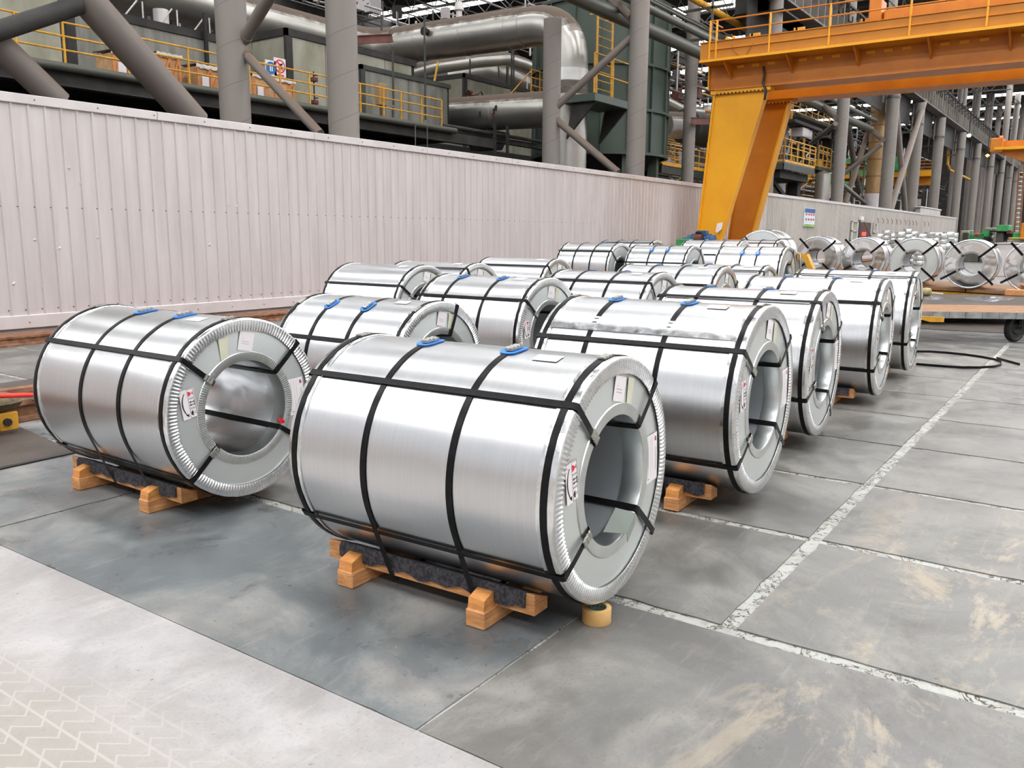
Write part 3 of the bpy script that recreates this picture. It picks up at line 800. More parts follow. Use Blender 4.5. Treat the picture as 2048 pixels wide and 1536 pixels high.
        for sx in (-1, 1):
            mb = MB()
            xo, xi = sx * .372, sx * .262
            # top leans to the barrel
            r_ = R_ + zb - base
            def zc(xx): return r_ - math.sqrt(max(0, (R_ + .012) ** 2 - xx * xx))
            sec = [(xo, .085), (xi, .085), (xi, max(.10, min(.17, zc(xi)))), (xo, max(.13, min(.185, zc(xo)))) ]
            mb.prism([(u, .20, v) for u, v in sec], (0, L - .27, 0)); link('beam', mb, WOOD, t)
            # felt laid over the beam, hanging down outside
            zo = sec[3][1]; zi = sec[2][1]; mb = MB(); m = 26
            for i in range(m + 1):
                yy = .245 + (L - .40) * i / m; hang = .070 + .010 * math.sin(i * 1.7 + ph[0]) + .008 * math.sin(i * .6)
                lift = .004 * math.sin(i * .9)
                mb.v += [(xi, yy, zi + .003), (xo, yy, zo + .004), (xo + sx * .016, yy, zo - .012 + lift), (xo + sx * .016, yy, zo - hang), (xo + sx * .003, yy, zo - hang), (xo + sx * .002, yy, zo - .012), (xi, yy, zi + .0005)]
            for i in range(m):
                for k in range(7): mb.f.append((i * 7 + k, (i + 1) * 7 + k, (i + 1) * 7 + (k + 1) % 7, i * 7 + (k + 1) % 7))
            mb.f += [tuple(range(7))[::-1], tuple(range(m * 7, m * 7 + 7))]
            link('felt_pad', mb, FELT, t, True)
    return o

GA = 'steel coils in the nearest row'; GB = 'steel coils in the middle row'; GC = 'steel coils in the row by the wall'
GD = 'steel coils at the far left end of the block'; GF = 'steel coils standing end-on on the low deck'
A45 = (46, 135, -33, -139)
coil('A1', 3.319, 1.737, .090, .563, 1.528, 1.715, 'front galvanised coil, closest one, with a roll of tape at its foot', GA, A45, near=3,
     cradle='pine cradle with felt under the closest coil, beside the tape roll')
coil('L1', 3.346, 4.384, .090, .568, 1.582, -.655, 'leftmost coil, round bore facing front with dented lining and red tag', GA, (39, 138, -42, -146), (.322, .605), 83, near=3, inner='pleated',
     cradle='pine cradle with felt under the leftmost coil')
coil('B1', 5.274, 4.392, .090, .562, 1.433, -.348, 'coil whose two blue pads sit low on its left side, between leftmost and closest coils', GB, (26, 112, -60, -150), (.405, .705), 65, near=2,
     cradle='pine cradle under the coil between the leftmost and closest coils')
coil('A2', 5.374, 1.743, .090, .612, 1.442, 1.429, 'second coil of the nearest row, with open sheet overlap above its black strap', GA, (37, 143, -34, -140), (.365, .735), 85, near=2, seam=44,
     cradle='pine cradle under the second coil of the nearest row')
coil('A3', 7.284, 1.880, .090, .606, 1.396, 2.136, 'third coil of the nearest row, its black strap running high on the barrel', GA, (61, 150, -22, -125), (.37, .75), 96, near=2,
     cradle='pine cradle hidden under the third coil of the nearest row')
coil('A4', 9.561, 1.874, .090, .610, 1.435, 2.899, 'fourth coil of the nearest row, orange timber block showing at its foot', GA, (40, 138, -28, -142), (.367, .733), 93, near=2,
     cradle='orange pine cradle under the fourth coil of the nearest row')
coil('A5', 11.618, 1.938, .090, .618, 1.444, 2.613, 'last coil of the nearest row, beside the loose black strap loop', GA, (64, 155, -22, -128), (.364, .722), 98, near=2,
     cradle='pine cradle under the last coil of the nearest row')
coil('B2', 7.647, 4.850, .090, .605, 1.456, -.04, 'coil behind the closest coil with two blue pads on its crest', GB, (40, 138, -40, -140), (.37, .745), 78, near=2,
     cradle='pine cradle under the coil behind the closest one')
coil('B3', 9.416, 4.365, .090, .610, 1.447, -.368, 'middle-row coil behind the second coil, small white tag on its end', GB, (55, 145, -35, -130), (.377, .712), 100, near=1,
     cradle='pine cradle under the middle-row coil behind the second coil')
coil('B4', 11.383, 4.334, .090, .620, 1.520, 2.208, 'middle-row coil with brown end disc, behind the third coil', GB, (38, 140, -40, -140), (.386, .674), 95, near=1,
     cradle='pine cradle under the middle-row coil behind the third coil')
coil('B5', 13.45, 4.42, .090, .600, 1.450, .483, 'last middle-row coil, only its crest and end showing behind the fourth coil', GB, (60, 140, -40, -140), (.38, .70), 95, near=1,
     cradle='pine cradle under the last middle-row coil')
coil('C2', 8.990, 7.749, .090, .617, 1.475, -.424, 'wall-row coil with a single strap and crimped rim, nearest to the wall', GC, (35, 150, -40, -130), (), 85, near=1,
     cradle='pine cradle under the nearest wall-row coil')
coil('C3', 10.158, 7.703, .090, .619, 1.502, .702, 'wall-row coil peeking out between two others, strap bent over its rim', GC, (61, 160, -30, -120), (), 85, near=1,
     cradle='pine cradle under the second wall-row coil')
coil('C4', 12.595, 7.818, .090, .626, 1.509, 1.169, 'farther wall-row coil with one long black strap and plain wide end', GC, (54, 150, -40, -130), (), 85, near=1,
     cradle='pine cradle under the farthest wall-row coil')
coil('D1', 18.072, 9.493, .330, .620, 1.492, -2.78, 'pale coil by the wall, strap slanting down across its plain end', GD, (44, 135, -45, -135), (.343, .66), 95, near=0, crimp=False, labels=False, bore=.42, cradle='timber bearers under the pale coil with the slanting strap', base=.24)
coil('D2', 18.453, 7.793, .289, .620, 1.512, -.181, 'pale coil with two blue rings on its front slope, left of the crane leg', GD, (22, 120, -50, -140), (.36, .62), 57, near=0, crimp=False, labels=False, bore=.42, cradle='timber bearers under the coil with two blue rings', base=.2)
coil('D0', 20.238, 9.598, .387, .620, 1.499, .11, 'coil crest showing against the wall behind two pale coils', GD, (64, 150, -40, -130), (.4, .7), 95, near=0, crimp=False, labels=False, bore=.42, cradle='timber bearers under the coil against the wall', base=.3)
coil('D3', 18.942, 5.808, .294, .618, 1.514, .03, 'bright coil with two blue rings beside the yellow coil tongs', GD, (-35, 120, 200, 235), (.375, .608), 50, near=0, crimp=False, labels=False, bore=.42, cradle='timber bearers under the bright coil beside the tongs', base=.2)
coil('E1', 20.4, 7.35, .405, .620, 1.50, 0, 'coil behind the two blue-ringed coils, one dark strap showing between them', GD, (26, 130, -40, -140), (.3, .65), 90, near=0, crimp=False, labels=False, bore=.42, cradle='timber bearers under the coil between the blue-ringed ones', base=.32)
coil('E2', 21.9, 6.95, .42, .620, 1.50, 0, 'orange-tinted coil crest below the crane leg', GD, (60, 130, -40, -140), (.3, .65), 90, near=0, crimp=False, labels=False, bore=.42, cradle='timber bearers under the coil below the crane leg', base=.33)
# coils standing end-on on the deck, eyes towards the camera's left
FD = [('F0', 22.9, 7.80, .55, .68, 1.15, 'large plain coil end right of the crane leg, highest of the end-on coils'),
      ('F1', 26.6, 7.35, .51, .62, 1.2, 'end-on coil with an open bore, behind the yellow tongs'),
      ('F2', 25.9, 5.84, .50, .618, 1.2, 'second open-bore end-on coil, bright dents near its top'),
      ('F3', 25.15, 4.36, .495, .618, 1.2, 'third open-bore end-on coil, dark shadow in its bore'),
      ('F4', 24.49, 2.92, .469, .618, 1.2, 'end-on coil with its whole round face visible, green seen through its bore'),
      ('F5', 23.9, 1.50, .45, .62, 1.2, 'end-on coil cut by the right edge of the picture')]
for n, X, Y, zb, R_, L, lab in FD:
    coil(n, X, Y, zb, R_, L, 0, lab, GF, (48, 138, -32 if n != 'F0' else -60, -138), (.5,), 92, near=1 if n != 'F0' else 0, bore=.44 if n != 'F0' else .3,
         face='disc', front=STEEL_BRIGHT if n not in ('F0', 'F3') else STEEL_FACE, labels=False, cradle=False, crimp=(n != 'F0'), rimstraps=False, teeth=.06, rz=-PI / 2 + math.radians(1.0), tails=(n != 'F0'))

# ================================================================ COLUMNS AND BRACES BEHIND THE WALL
def column(X, Y, r, h, label, group='grey tubular columns', collars=(), n=28):
    t = Thing('steel_column', (X, Y, 0), label, 'column', group)
    mb = MB().zlathe([(r, .02), (r, h)], n, (X, Y, 0)); t.part('shaft', mb, COLM, True)
    mb = MB(); mb.bbox((X - r * 1.5, Y - r * 1.5, 0), (X + r * 1.5, Y + r * 1.5, .04), .008); t.part('base_plate', mb, GREYST)
    for z in collars:
        mb = MB().zlathe([(r, z - .09), (r + .05, z - .09), (r + .05, z + .09), (r, z + .09)], n, (X, Y, 0)); t.part('collar', mb, GREYST, True)
    return t
column(16.0, 16.5, .395, 26.9, 'wide grey column standing second from the left behind the wall, beside the red-lead beam')
column(15.35, 20.0, .41, 26.9, 'leftmost thick grey column, two braces meeting it above the wall')
column(32.4, 16.5, .385, 26.9, 'grey column in front of the green tank')
column(31.4, 20.0, .375, 10.55, 'grey column in front of the upright silver duct')
column(45.7, 20.0, .345, 26.9, 'slim grey column just left of the orange crane leg')
column(48.7, 16.5, .39, 26.9, 'grey column half hidden behind the orange crane leg')
column(62.0, 20.0, .40, 26.9, 'grey column between the crane legs and the railed steel platform')
column(64.0, 16.5, .42, 26.9, 'grey column right of the railed steel platform')
column(79.8, 16.5, .52, 14.8, 'big grey column beside the rust-stained tube', collars=(13.4,))
labs = ['first', 'second', 'third', 'fourth', 'fifth', 'sixth', 'seventh', 'eighth', 'ninth']
for k, X in enumerate((91.5, 103.8, 119.5, 134.4, 150.6, 166, 180, 192, 204)):
    column(X, 16.5, .48, 14.4 if k < 5 else 26.9, 'distant grey column under the runway girder, %s beyond the X-shaped brace' % labs[k], collars=(12.4,), n=18)
for k, X in enumerate((80, 96, 112, 128, 144, 160, 176)):
    column(X, 20.6, .42, 26.9, 'distant back-row column seen between the front ones, %s from the rust-stained tube' % labs[k], n=14)
for k, (px, h) in enumerate(((1922, 20), (1951, 20), (1978, 20), (1996, 20), (2012, 20), (2027, 20), (2040, 20))):
    p = at(px, 250, Y=20.2); column(p.x, 20.2, .46, 26.9, 'tall far column rising above the runway girder, %s from its left' % labs[k], 'tall far columns above the girder', n=14)

def brace(p, q, r, m, label, group='round braces between the columns'):
    t = Thing('brace_tube', p, label, 'brace', group)
    mb = MB().tube(p, q, r, 16); t.part('tube', mb, m, True)
    d = (Vector(q) - Vector(p)).normalized()
    mb = MB().tube(Vector(p) + d * .05, Vector(p) + d * .16, r * 1.12, 16); t.part('end_collar', mb, m, True)
    return t
a = at
brace(a(108, -75, Y=16.5), a(392, 246, Y=16.5), .31, BRACE, 'thickest slanting tube at top left, crossing the wall top')
brace(a(-75, 20, Y=16.8), a(118, 206, Y=16.8), .25, BRACE, 'slanting tube at the left edge, dipping behind the wall')
brace(a(-40, 74, Y=16.4), a(158, 10, Y=16.4), .17, DARKST, 'dark cross tube between the two slanting tubes at far left')
brace((15.5, 19.7, a(490, 106, Y=19.7).z), a(640, 268, Y=16.7), .125, BRACE, 'thin brace slanting down right from the leftmost column')
brace((15.5, 19.7, a(486, 80, Y=19.7).z), a(548, -22, Y=18.2), .16, BRACE, 'short brace slanting up right from the leftmost column')
brace((31.4, 19.8, a(1119, 217, Y=19.8).z), a(1268, 70, Y=16.7), .15, BRACE, 'brace slanting up in front of the silver upright duct')
brace((31.4, 19.8, a(1119, 240, Y=19.8).z), a(1236, 345, Y=16.7), .15, BRACE, 'brace slanting down in front of the silver upright duct')
brace(a(1218, -6, Y=18.6), a(1263, 36, Y=16.9), .16, BRACE, 'short brace meeting the tank-side column near the top')
brace(a(1790, 190, Y=16.5), a(1811, 430, Y=16.5), .25, COLM, 'steeper leg of the big X brace under the runway girder')
brace(a(1849, 202, Y=16.3), a(1778, 430, Y=16.3), .27, COLM, 'flatter leg of the big X brace under the runway girder')
brace(a(1694, 240, Y=20), a(1718, 385, Y=20), .24, BRACE, 'left tube of the dark X brace behind the railed platform')
brace(a(1736, 265, Y=19.6), a(1690, 408, Y=19.6), .24, BRACE, 'right tube of the dark X brace behind the railed platform')
brace(a(1671, 247, Y=16.6), a(1621, 288, Y=19.6), .16, BRACE, 'thin brace running down left to the railed platform')
brace(a(1612, 182, Y=19.6), a(1671, 235, Y=16.6), .20, BRACE, 'thin brace running up left from the column by the platform')
brace(a(1684, 368, Y=16.6), a(1738, 413, Y=19.6), .16, BRACE, 'low thin brace right of the platform column')
brace(a(1686, 349, Y=19.6), a(1763, 289, Y=16.7), .18, BRACE, 'thin brace rising to the big grey column')
brace(a(1732, 250, Y=19.8), a(1766, 280, Y=16.7), .20, BRACE, 'thin brace descending to the big grey column')


# rust stained upright and pale drum beside the big column
t = Thing('upright_tube', a(1748, 410, Y=18.6), 'wide rust-stained upright tube left of the big column', 'pipe'); p = a(1752, 300, Y=18.6); z0 = a(1744, 387, Y=18.6).z; z1 = a(1756, 205, Y=18.6).z
t.part('shaft', MB().zlathe([(.68, z0), (.68, z1)], 24, (p.x, p.y, 0)), RUSTCOL, True)
for k in range(5): t.part('seam_ring', MB().zlathe([(.68, z0 + k * 1.5), (.70, z0 + k * 1.5), (.70, z0 + k * 1.5 + .08), (.68, z0 + k * 1.5 + .08)], 24, (p.x, p.y, 0)), RUST, True)
t.part('drum', MB().zlathe([(.0, 0), (.64, 0), (.64, z0 - .02), (.60, z0), (0, z0)], 24, (p.x - .3, p.y, 0)), WALLCAP, True)
def beamx(name, pa, pb, Y, w, h, m, label, cat='beam', group=None):
    t = Thing(name, a(pa[0], pa[1], Y=Y), label, cat, group)
    A_, B_ = a(pa[0], pa[1], Y=Y), a(pb[0], pb[1], Y=Y)
    mb = MB().bar(A_ + Vector((0, 0, h / 2)), B_ + Vector((0, 0, h / 2)), w, .03); mb.bar(A_ - Vector((0, 0, h / 2)), B_ - Vector((0, 0, h / 2)), w, .03)
    t.part('flange', mb, m); t.part('web', MB().bar(A_, B_, .03, h), m); return t
t = Thing('steel_beam', a(785, 77, Y=16.9), 'red-lead beam stub sticking out of the second column', 'beam')
A_ = Vector((16.3, 16.6, a(718, 87, Y=16.6).z)); B_ = a(784, 76, X=17.8)
t.part('web', MB().bar(A_, B_, .04, .20), REDLEAD); t.part('flange', MB().bar(A_ + Vector((0, 0, .1)), B_ + Vector((0, 0, .1)), .14, .02).bar(A_ - Vector((0, 0, .1)), B_ - Vector((0, 0, .1)), .14, .02), REDLEAD)
beamx('steel_beam', (1383, 242), (1418, 242), 19.4, .15, .35, REDLEAD, 'short red-lead beam left of the crane leg')

# ================================================================ PIPES
def pipe(label, pts, r, m, n=16, rings=(), name='pipe_run', cat='pipe', group=None, ringm=None):
    t = Thing(name, pts[0], label, cat, group); t.part('tube', MB().path(pts, r, n), m, True)
    for p, q in rings: t.part('joint_ring', MB().tube(p, q, r * 1.06, n), ringm or m, True)
    return t
def bend(p0, c, p1, rad, k=8):
    """round the corner c of the line p0-c-p1"""
    p0, c, p1 = Vector(p0), Vector(c), Vector(p1); d0 = (p0 - c).normalized(); d1 = (p1 - c).normalized()
    A, B = c + d0 * rad, c + d1 * rad; out = []
    for i in range(k + 1):
        t = i / k; out.append(A * (1 - t) ** 2 + c * 2 * t * (1 - t) * .9 + B * t ** 2 + (A + B) * .5 * 2 * t * (1 - t) * .1)
    return out
DX, DY = 36.0, 22.0
zt = a(1100, 49, X=DX).z; yl = 34.7; zl = 11.45
c1 = Vector((DX, DY, zt)); c2 = Vector((DX, yl, zl + .35))
P0 = Vector((DX, DY, 0)); P3 = Vector((14, yl, zl + .35))
r1 = .93
t = Thing('silver_duct', (DX, DY, 0), 'big silver duct that comes down behind a column after an elbow', 'duct')
pts = [P0, Vector((DX, DY, zt - 1.8))] + bend(P0, c1, c2, 1.75, 10)[1:] + [Vector((DX, DY + 2.4, zt + .03))]
t.part('upright_duct', MB().path([P0, Vector((DX, DY, zt - 3.1))], r1, 40), DUCT, True)
t.part('elbow', MB().path([Vector((DX, DY, zt - 3.1))] + pts[1:], r1 * .985, 40), DUCT, True)
t.part('cross_duct', MB().path([pts[-1], c2 - Vector((0, 2.0, 0))], r1 * 1.02, 40), DUCT, True)
t.part('corner_duct', MB().path([c2 - Vector((0, 2.0, 0))] + bend(c1, c2, P3, 1.6, 6) + [c2 - Vector((2.2, 0, 0))], r1 * 1.08, 32), DUCT, True)
t.part('long_duct', MB().path([c2 - Vector((2.0, 0, 0)), P3], r1 * 1.0, 40), DUCT, True)
for z in (5.2, 7.2, 9.0, zt - 3.1): t.part('joint_ring', MB().zlathe([(r1, z), (r1 + .012, z), (r1 + .012, z + .05), (r1, z + .05)], 40, (DX, DY, 0)), DUCT, True)
t.part('pale_band', MB().zlathe([(r1 * .99, zt - 2.75), (r1 + .015, zt - 2.75), (r1 + .015, zt - 2.2), (r1 * .99, zt - 2.2)], 40, (DX, DY, 0)), pm('pale_cladding_band', (.70, .70, .68), (.78, .78, .76), .4, .6, 2), True)
t.part('dark_band', MB().zlathe([(r1 * .99, zt - 3.35), (r1 + .012, zt - 3.35), (r1 + .012, zt - 2.78), (r1 * .99, zt - 2.78)], 40, (DX, DY, 0)), pm('brown_cladding_band', (.12, .095, .08), (.16, .13, .11), .5, .5, 2), True)
for yy in (25.2, 28.0, 31.0):
    zz = zt + (c2.z - zt) * (yy - DY) / (yl - DY)
    t.part('joint_ring', MB().tube((DX, yy, zz), (DX, yy + .06, zz), r1 * 1.035, 40), DUCT, True)
pv = a(854, 64, X=DX - r1); t.part('inspection_port', MB().tube((DX - r1 + .12, pv.y, pv.z), (DX - r1 - .22, pv.y, pv.z), .17, 14).tube((DX - r1 - .22, pv.y, pv.z), (DX - r1 - .27, pv.y, pv.z), .22, 14), BLACKV, True)
pv = a(918, 26, X=DX); t.part('vent_cap', MB().zlathe([(.16, zt + r1 * .9), (.16, zt + r1 + .45), (.26, zt + r1 + .45), (.18, zt + r1 + .85), (0, zt + r1 + .9)], 12, (DX, pv.y, 0)), WALLCAP, True)
zA, zB = (8.62 + 6.85) / 2, (8.71 + 7.16) / 2
t = Thing('silver_duct', (DX, 30, 6.8), 'lower silver duct with peeling patches, ending in a bend behind the railing', 'duct')
t.part('tube', MB().path([(DX, DY + .6, zA), (DX, 29.9, zB)], .86, 40), DUCT, True)
t.part('bend', MB().path([(DX, 29.85, zB), (DX - .1, 30.9, zB), (DX - .7, 32.2, zB - .1), (DX - 1.7, 33.4, zB - .3), (DX - 3.2, 34.2, zB - 1.0), (DX - 3.8, 34.5, zB - 2.2)], [.86, .88, .9, .88, .86, .84], 32), DUCT, True)
t.part('joint_ring', MB().tube((DX, 26.1, zA + .05), (DX, 26.17, zA + .05), .885, 40), DUCT, True)
for px_, py_ in ((960, 228), (988, 222), (992, 216), (984, 232)):
    p = a(px_, py_, X=DX - .87); t.part('peeling_patch', MB().prism([p + Vector((.0, -.03, -.16)), p + Vector((0, .04, -.12)), p + Vector((.0, .07, .10)), p + Vector((.0, -.05, .14))], (-.02, 0, 0)), REDLEAD if px_ == 984 else BLACKV)
# smaller ducts behind, bending to the right
q = lambda px, py, Y: a(px, py, Y=Y)
pipe('brown dusty duct bending down right between the two big silver ducts', [q(800, 152, 33), q(860, 135, 33), q(950, 122, 33), q(1010, 117, 33), q(1045, 128, 33), q(1075, 142, 33), q(1120, 165, 33)], .42, DUCT, 20, name='duct_run', cat='duct')
pipe('pale dusty duct behind, sloping down to the green tank', [q(880, 150, 41), q(960, 140, 41), q(1010, 150, 41), q(1080, 182, 41), q(1150, 215, 41)], .72, DUCT, 24, name='duct_run', cat='duct')
pipe('silver duct stub right of the green tank', [q(1322, 250, 24.5), q(1395, 252, 24.5), q(1440, 254, 24.5)], .86, DUCT, 32, name='duct_run', cat='duct')
t = Thing('duct_flange', q(1378, 290, 24.3), 'round dark green flange on the duct right of the tank', 'flange')
p = q(1370, 252, 24.4); t.part('ring', MB().tube((p.x, p.y, p.z), (p.x + .35, p.y, p.z), 1.15, 32), GREENST, True)
t.part('casing', MB().tube((p.x + .35, p.y, p.z), (p.x + 4, p.y, p.z), 1.08, 32), DARKST, True)
pipe('dusty pale duct above the flanged duct', [q(1320, 200, 28), q(1365, 222, 28), q(1400, 226, 28)], .45, DUCT, 20, name='duct_run', cat='duct')
# overhead pipes running along the hall
def along(px, py, Y, X0_, X1_, r, m, label, n=16):
    p = a(px, py, Y=Y); return pipe(label, [(X0_, Y, p.z), (X1_, Y, p.z)], r, m, n, name='overhead_pipe', cat='pipe', group='overhead pipes along the columns')
along(1332, 75, 18, 22, 79, .30, DUCT2, 'larger overhead pipe passing in front of the green tank')
along(1394, 65, 17.6, 22, 79, .17, DUCT2, 'slimmer overhead pipe just above the larger one')
along(1394, 50, 18.2, 22, 79, .07, DUCT2, 'thin overhead pipe above the two grey-green ones', 8)
along(1500, 100, 18.6, 22, 79, .06, DUCT2, 'thin upper overhead pipe near the crane end', 8)
p = a(1450, 34, Y=18.6); zp = p.z
xe = a(1893, 300, Y=18.6).x
pipe('yellow gas pipe running along the hall and stepping down far away', [(28, 18.6, zp), (xe, 18.6, zp), (xe + 2, 18.6, zp - .6), (xe + 2, 18.6, zp - 2.4), (xe + 4, 18.6, zp - 3.0), (150, 18.6, zp - 3.2)], .17, YEL, 12, name='gas_pipe')
for k, (px, py) in enumerate(((1426, 0), (1727, 180), (1806, 190), (1862, 230), (1898, 262))):
    p = a(px, py, Y=18.0)
    t = Thing('hanger_rod', (p.x, 18.0, zp - 1.6), 'galvanised hanger carrying the overhead pipes, %s from the left' % labs[k], 'hanger', 'hangers of the overhead pipes')
    t.part('rod', MB().box((p.x - .05, 17.95, zp - 1.8), (p.x + .05, 18.05, 26.9)), GREYST)
    for dz in (-.32, -1.8): t.part('cross_arm', MB().box((p.x - .05, 16.9, zp + dz), (p.x + .05, 19.6, zp + dz + .12)), GREENST)

# ================================================================ GREEN TANK
TX, TY, TR = 43.55, 24.5, 3.72
zb_, ztp = a(1300, 308, Y=21.0).z, a(1201, 22, Y=24.5).z
t = Thing('green_tank', (TX, TY, 0), 'huge green cylindrical tank with ribs behind the columns', 'tank')
t.part('shell', MB().zlathe([(TR, zb_), (TR, ztp), (TR - .4, ztp + .25), (0, ztp + .5)], 72, (TX, TY, 0)), TANK, True)
for z in (zb_, a(1300, 221, Y=21).z, a(1300, 130, Y=21).z, ztp - .1):
    t.part('ring_stiffener', MB().zlathe([(TR - .01, z - .12), (TR + .16, z - .12), (TR + .16, z + .02), (TR - .01, z + .02)], 72, (TX, TY, 0)), TANK, True)
for k in range(16):
    an = 2 * PI * (k + .35) / 16; cx, cy = TX + (TR + .06) * math.cos(an), TY + (TR + .06) * math.sin(an)
    mb = MB().bar((cx, cy, zb_), (cx, cy, ztp - .2), .08, .14, (math.cos(an), math.sin(an), 0)); t.part('vertical_rib', mb, TANK)
for k in range(8):
    an = 2 * PI * (k + .2) / 8; cx, cy = TX + (TR - .5) * math.cos(an), TY + (TR - .5) * math.sin(an)
    t.part('leg', MB().bar((cx, cy, 0), (cx, cy, zb_), .45, .45, (math.cos(an), math.sin(an), 0)), TANK)
t.part('cone', MB().zlathe([(TR - .2, zb_ - .05), (1.6, zb_ - 1.6), (0, zb_ - 1.7)], 40, (TX, TY, 0)), BLACKV, True)
# ladder with platform
YL = TY - TR - .45
def railing(t, p, q, h=1.1, n=4, m=YEL, r=.028, mids=2, toe=True):
    p, q = Vector(p), Vector(q)
    for k in range(n + 1):
        c = p.lerp(q, k / n); t.part('post', MB().tube(c, c + Vector((0, 0, h)), r * 1.15, 6), m)
    for j in range(mids + 1):
        z = h * (1 - j / (mids + 1)) ; t.part('rail', MB().tube(p + Vector((0, 0, z)), q + Vector((0, 0, z)), r, 6), m)
    if toe: t.part('toe_board', MB().bar(p + Vector((0, 0, .06)), q + Vector((0, 0, .06)), .01, .12), m)
t = Thing('ladder', a(1209, 190, Y=YL), 'yellow ladder up the side of the green tank', 'ladder')
xl, xr = a(1194, 110, Y=YL).x, a(1224, 110, Y=YL).x; z0, z1 = a(1209, 190, Y=YL).z, a(1209, 32, Y=YL).z
for x in (xl, xr): t.part('side_rail', MB().bar((x, YL, z0), (x, YL, z1), .10, .06, (0, 1, 0)), YEL)
n = 9
for k in range(n): t.part('rung', MB().tube((xl, YL, z0 + (k + .5) * (z1 - z0) / n), (xr, YL, z0 + (k + .5) * (z1 - z0) / n), .022, 6), YEL)
for x in (xl, xr): t.part('bracket', MB().bar((x, YL, z1), (x, YL + .4, z1), .06, .06), YEL)
t = Thing('tank_platform', a(1215, 210, Y=YL), 'small green landing with yellow rails on the tank', 'platform')
xa, xb = a(1178, 205, Y=YL - .4).x, a(1250, 205, Y=YL - .4).x; zp_ = a(1215, 196, Y=YL - .4).z
t.part('deck', MB().bbox((xa, YL - .7, zp_ - .35), (xb, TY - TR + .6, zp_), .02), TANK)
t.part('bracket', MB().prism([(xb - .2, YL - .6, zp_ - .35), (xb - .2, YL + .6, zp_ - .35), (xb - .2, YL + .9, zp_ - 1.9)], (.12, 0, 0)), DARKST)
t.part('bracket', MB().prism([(xa + .2, YL - .6, zp_ - .35), (xa + .2, YL + .6, zp_ - .35), (xa + .2, YL + .9, zp_ - 1.9)], (.12, 0, 0)), DARKST)
railing(t, (xa, YL - .65, zp_), (xb, YL - .65, zp_), 1.7, 2, YEL, .035, 1, False)
t = Thing('railed_walkway', q(1365, 330, 22), 'yellow-edged walkway with rails between the tank and the crane leg', 'walkway')
A_, B_ = q(1322, 326, 22), q(1440, 330, 22)
B_.z = A_.z
t.part('deck', MB().bbox((A_.x, 21.9, A_.z - .12), (B_.x + 2, 25, A_.z), .01), YEL); t.part('edge_beam', MB().box((A_.x, 21.95, A_.z - .55), (B_.x + 2, 22.1, A_.z - .13)), GREENST)
railing(t, A_, (B_.x + 2, 22, A_.z), 1.15, 6)
t = Thing('railed_walkway', q(1068, 262, 25), 'small railed landing left of the tank at the top of a yellow stair', 'walkway')
A_, B_ = q(1062, 186, 26), q(1096, 186, 26)
t.part('deck', MB().bbox((A_.x, 25.5, A_.z - .1), (B_.x, 27, A_.z), .01), YEL); railing(t, A_, (B_.x, 26, A_.z), 1.2, 2)
A_, B_ = q(1020, 189, 27), q(1064, 140, 27)
t.part('stair_rail', MB().tube(A_, B_, .035, 6).tube(A_ + Vector((1.2, 0, 0)), B_ + Vector((1.2, 0, -.6)), .035, 6), YEL)
t.part('stringer', MB().bar(A_ + Vector((.5, 0, -.9)), B_ + Vector((.5, 0, -.9)), .06, .22), BLACKV)

# ================================================================ RAISED WALKWAY AND PROCESS ROOMS
YP, ZP = 24.0, 6.28
t = Thing('raised_walkway', (6, YP, ZP - .6), 'long raised walkway with yellow handrails above the wall', 'walkway')
x1 = a(909, 256, Y=YP).x
t.part('deck', MB().bbox((2, YP, ZP - .16), (x1, 33, ZP - .02), .01), DARKST)
t.part('edge_pipe', MB().tube((2, YP - .06, ZP - .10), (x1, YP - .06, ZP - .10), .12, 14), DUCT2, True)
t.part('edge_girder', MB().box((2, YP + .1, ZP - .55), (x1 + 3, YP + .16, ZP - .16)).box((2, YP - .02, ZP - .59), (x1 + 3, YP + .3, ZP - .55)), DARKST)
posts = [43, 137, 262, 381, 501, 562, 620, 721, 767, 802, 843, 883]
xs = [a(px, 200, Y=YP).x for px in posts]
for x in [xs[0] - 3.2, xs[0] - 1.6] + xs: t.part('post', MB().bar((x, YP, ZP), (x, YP, ZP + 1.08), .05, .05, (0, 1, 0)), YEL)
for z in (1.08, .72, .36): t.part('rail', MB().tube((2, YP, ZP + z), (xs[-1], YP, ZP + z), .027, 6), YEL)
t.part('hook_pipe', MB().tube((a(823, 250, Y=YP).x, YP - .2, ZP - .1), (a(823, 250, Y=YP).x, YP - .2, ZP - 1.1), .025, 6), GREYST)
t.part('hook_pipe', MB().tube((a(847, 250, Y=YP).x, YP - .2, ZP - .1), (a(847, 250, Y=YP).x, YP - .2, ZP - 1.15), .025, 6), GREYST)
t = Thing('void_block', (6, 26, 0), 'black block filling the shaded void under the raised walkway', 'machine')
t.part('body', MB().bbox((-8, 26.5, 0), (30, 33.5, ZP - .9), .05), BLACKV)  # black box stands in for the shade under the deck
for k in range(6): t.part('support', MB().box((4 + k * 5, 25.6, 0), (4.25 + k * 5, 25.9, ZP - .86)), BLACKV)
for k in range(3): t.part('pipe', MB().tube((2, 25.2 + k * .3, 4.4 + k * .4), (36, 25.2 + k * .3, 4.4 + k * .4), .06, 6), DARKST)
t = Thing('void_block', (36, 25, 0), 'black blocks and framework filling the dark void under the lower silver duct', 'machine')
t.part('body', MB().bbox((31, 27, 0), (39, 33, 5.4), .05), BLACKV); t.part('rear_body', MB().bbox((34, 35.2, 0), (60, 41.5, 7.38), .05), BLACKV)  # black boxes put in for the unlit gap below the duct
t.part('beam', MB().box((28, 25.0, a(1000, 275, Y=25).z - .25), (39.5, 25.3, a(1000, 275, Y=25).z)), DARKST)
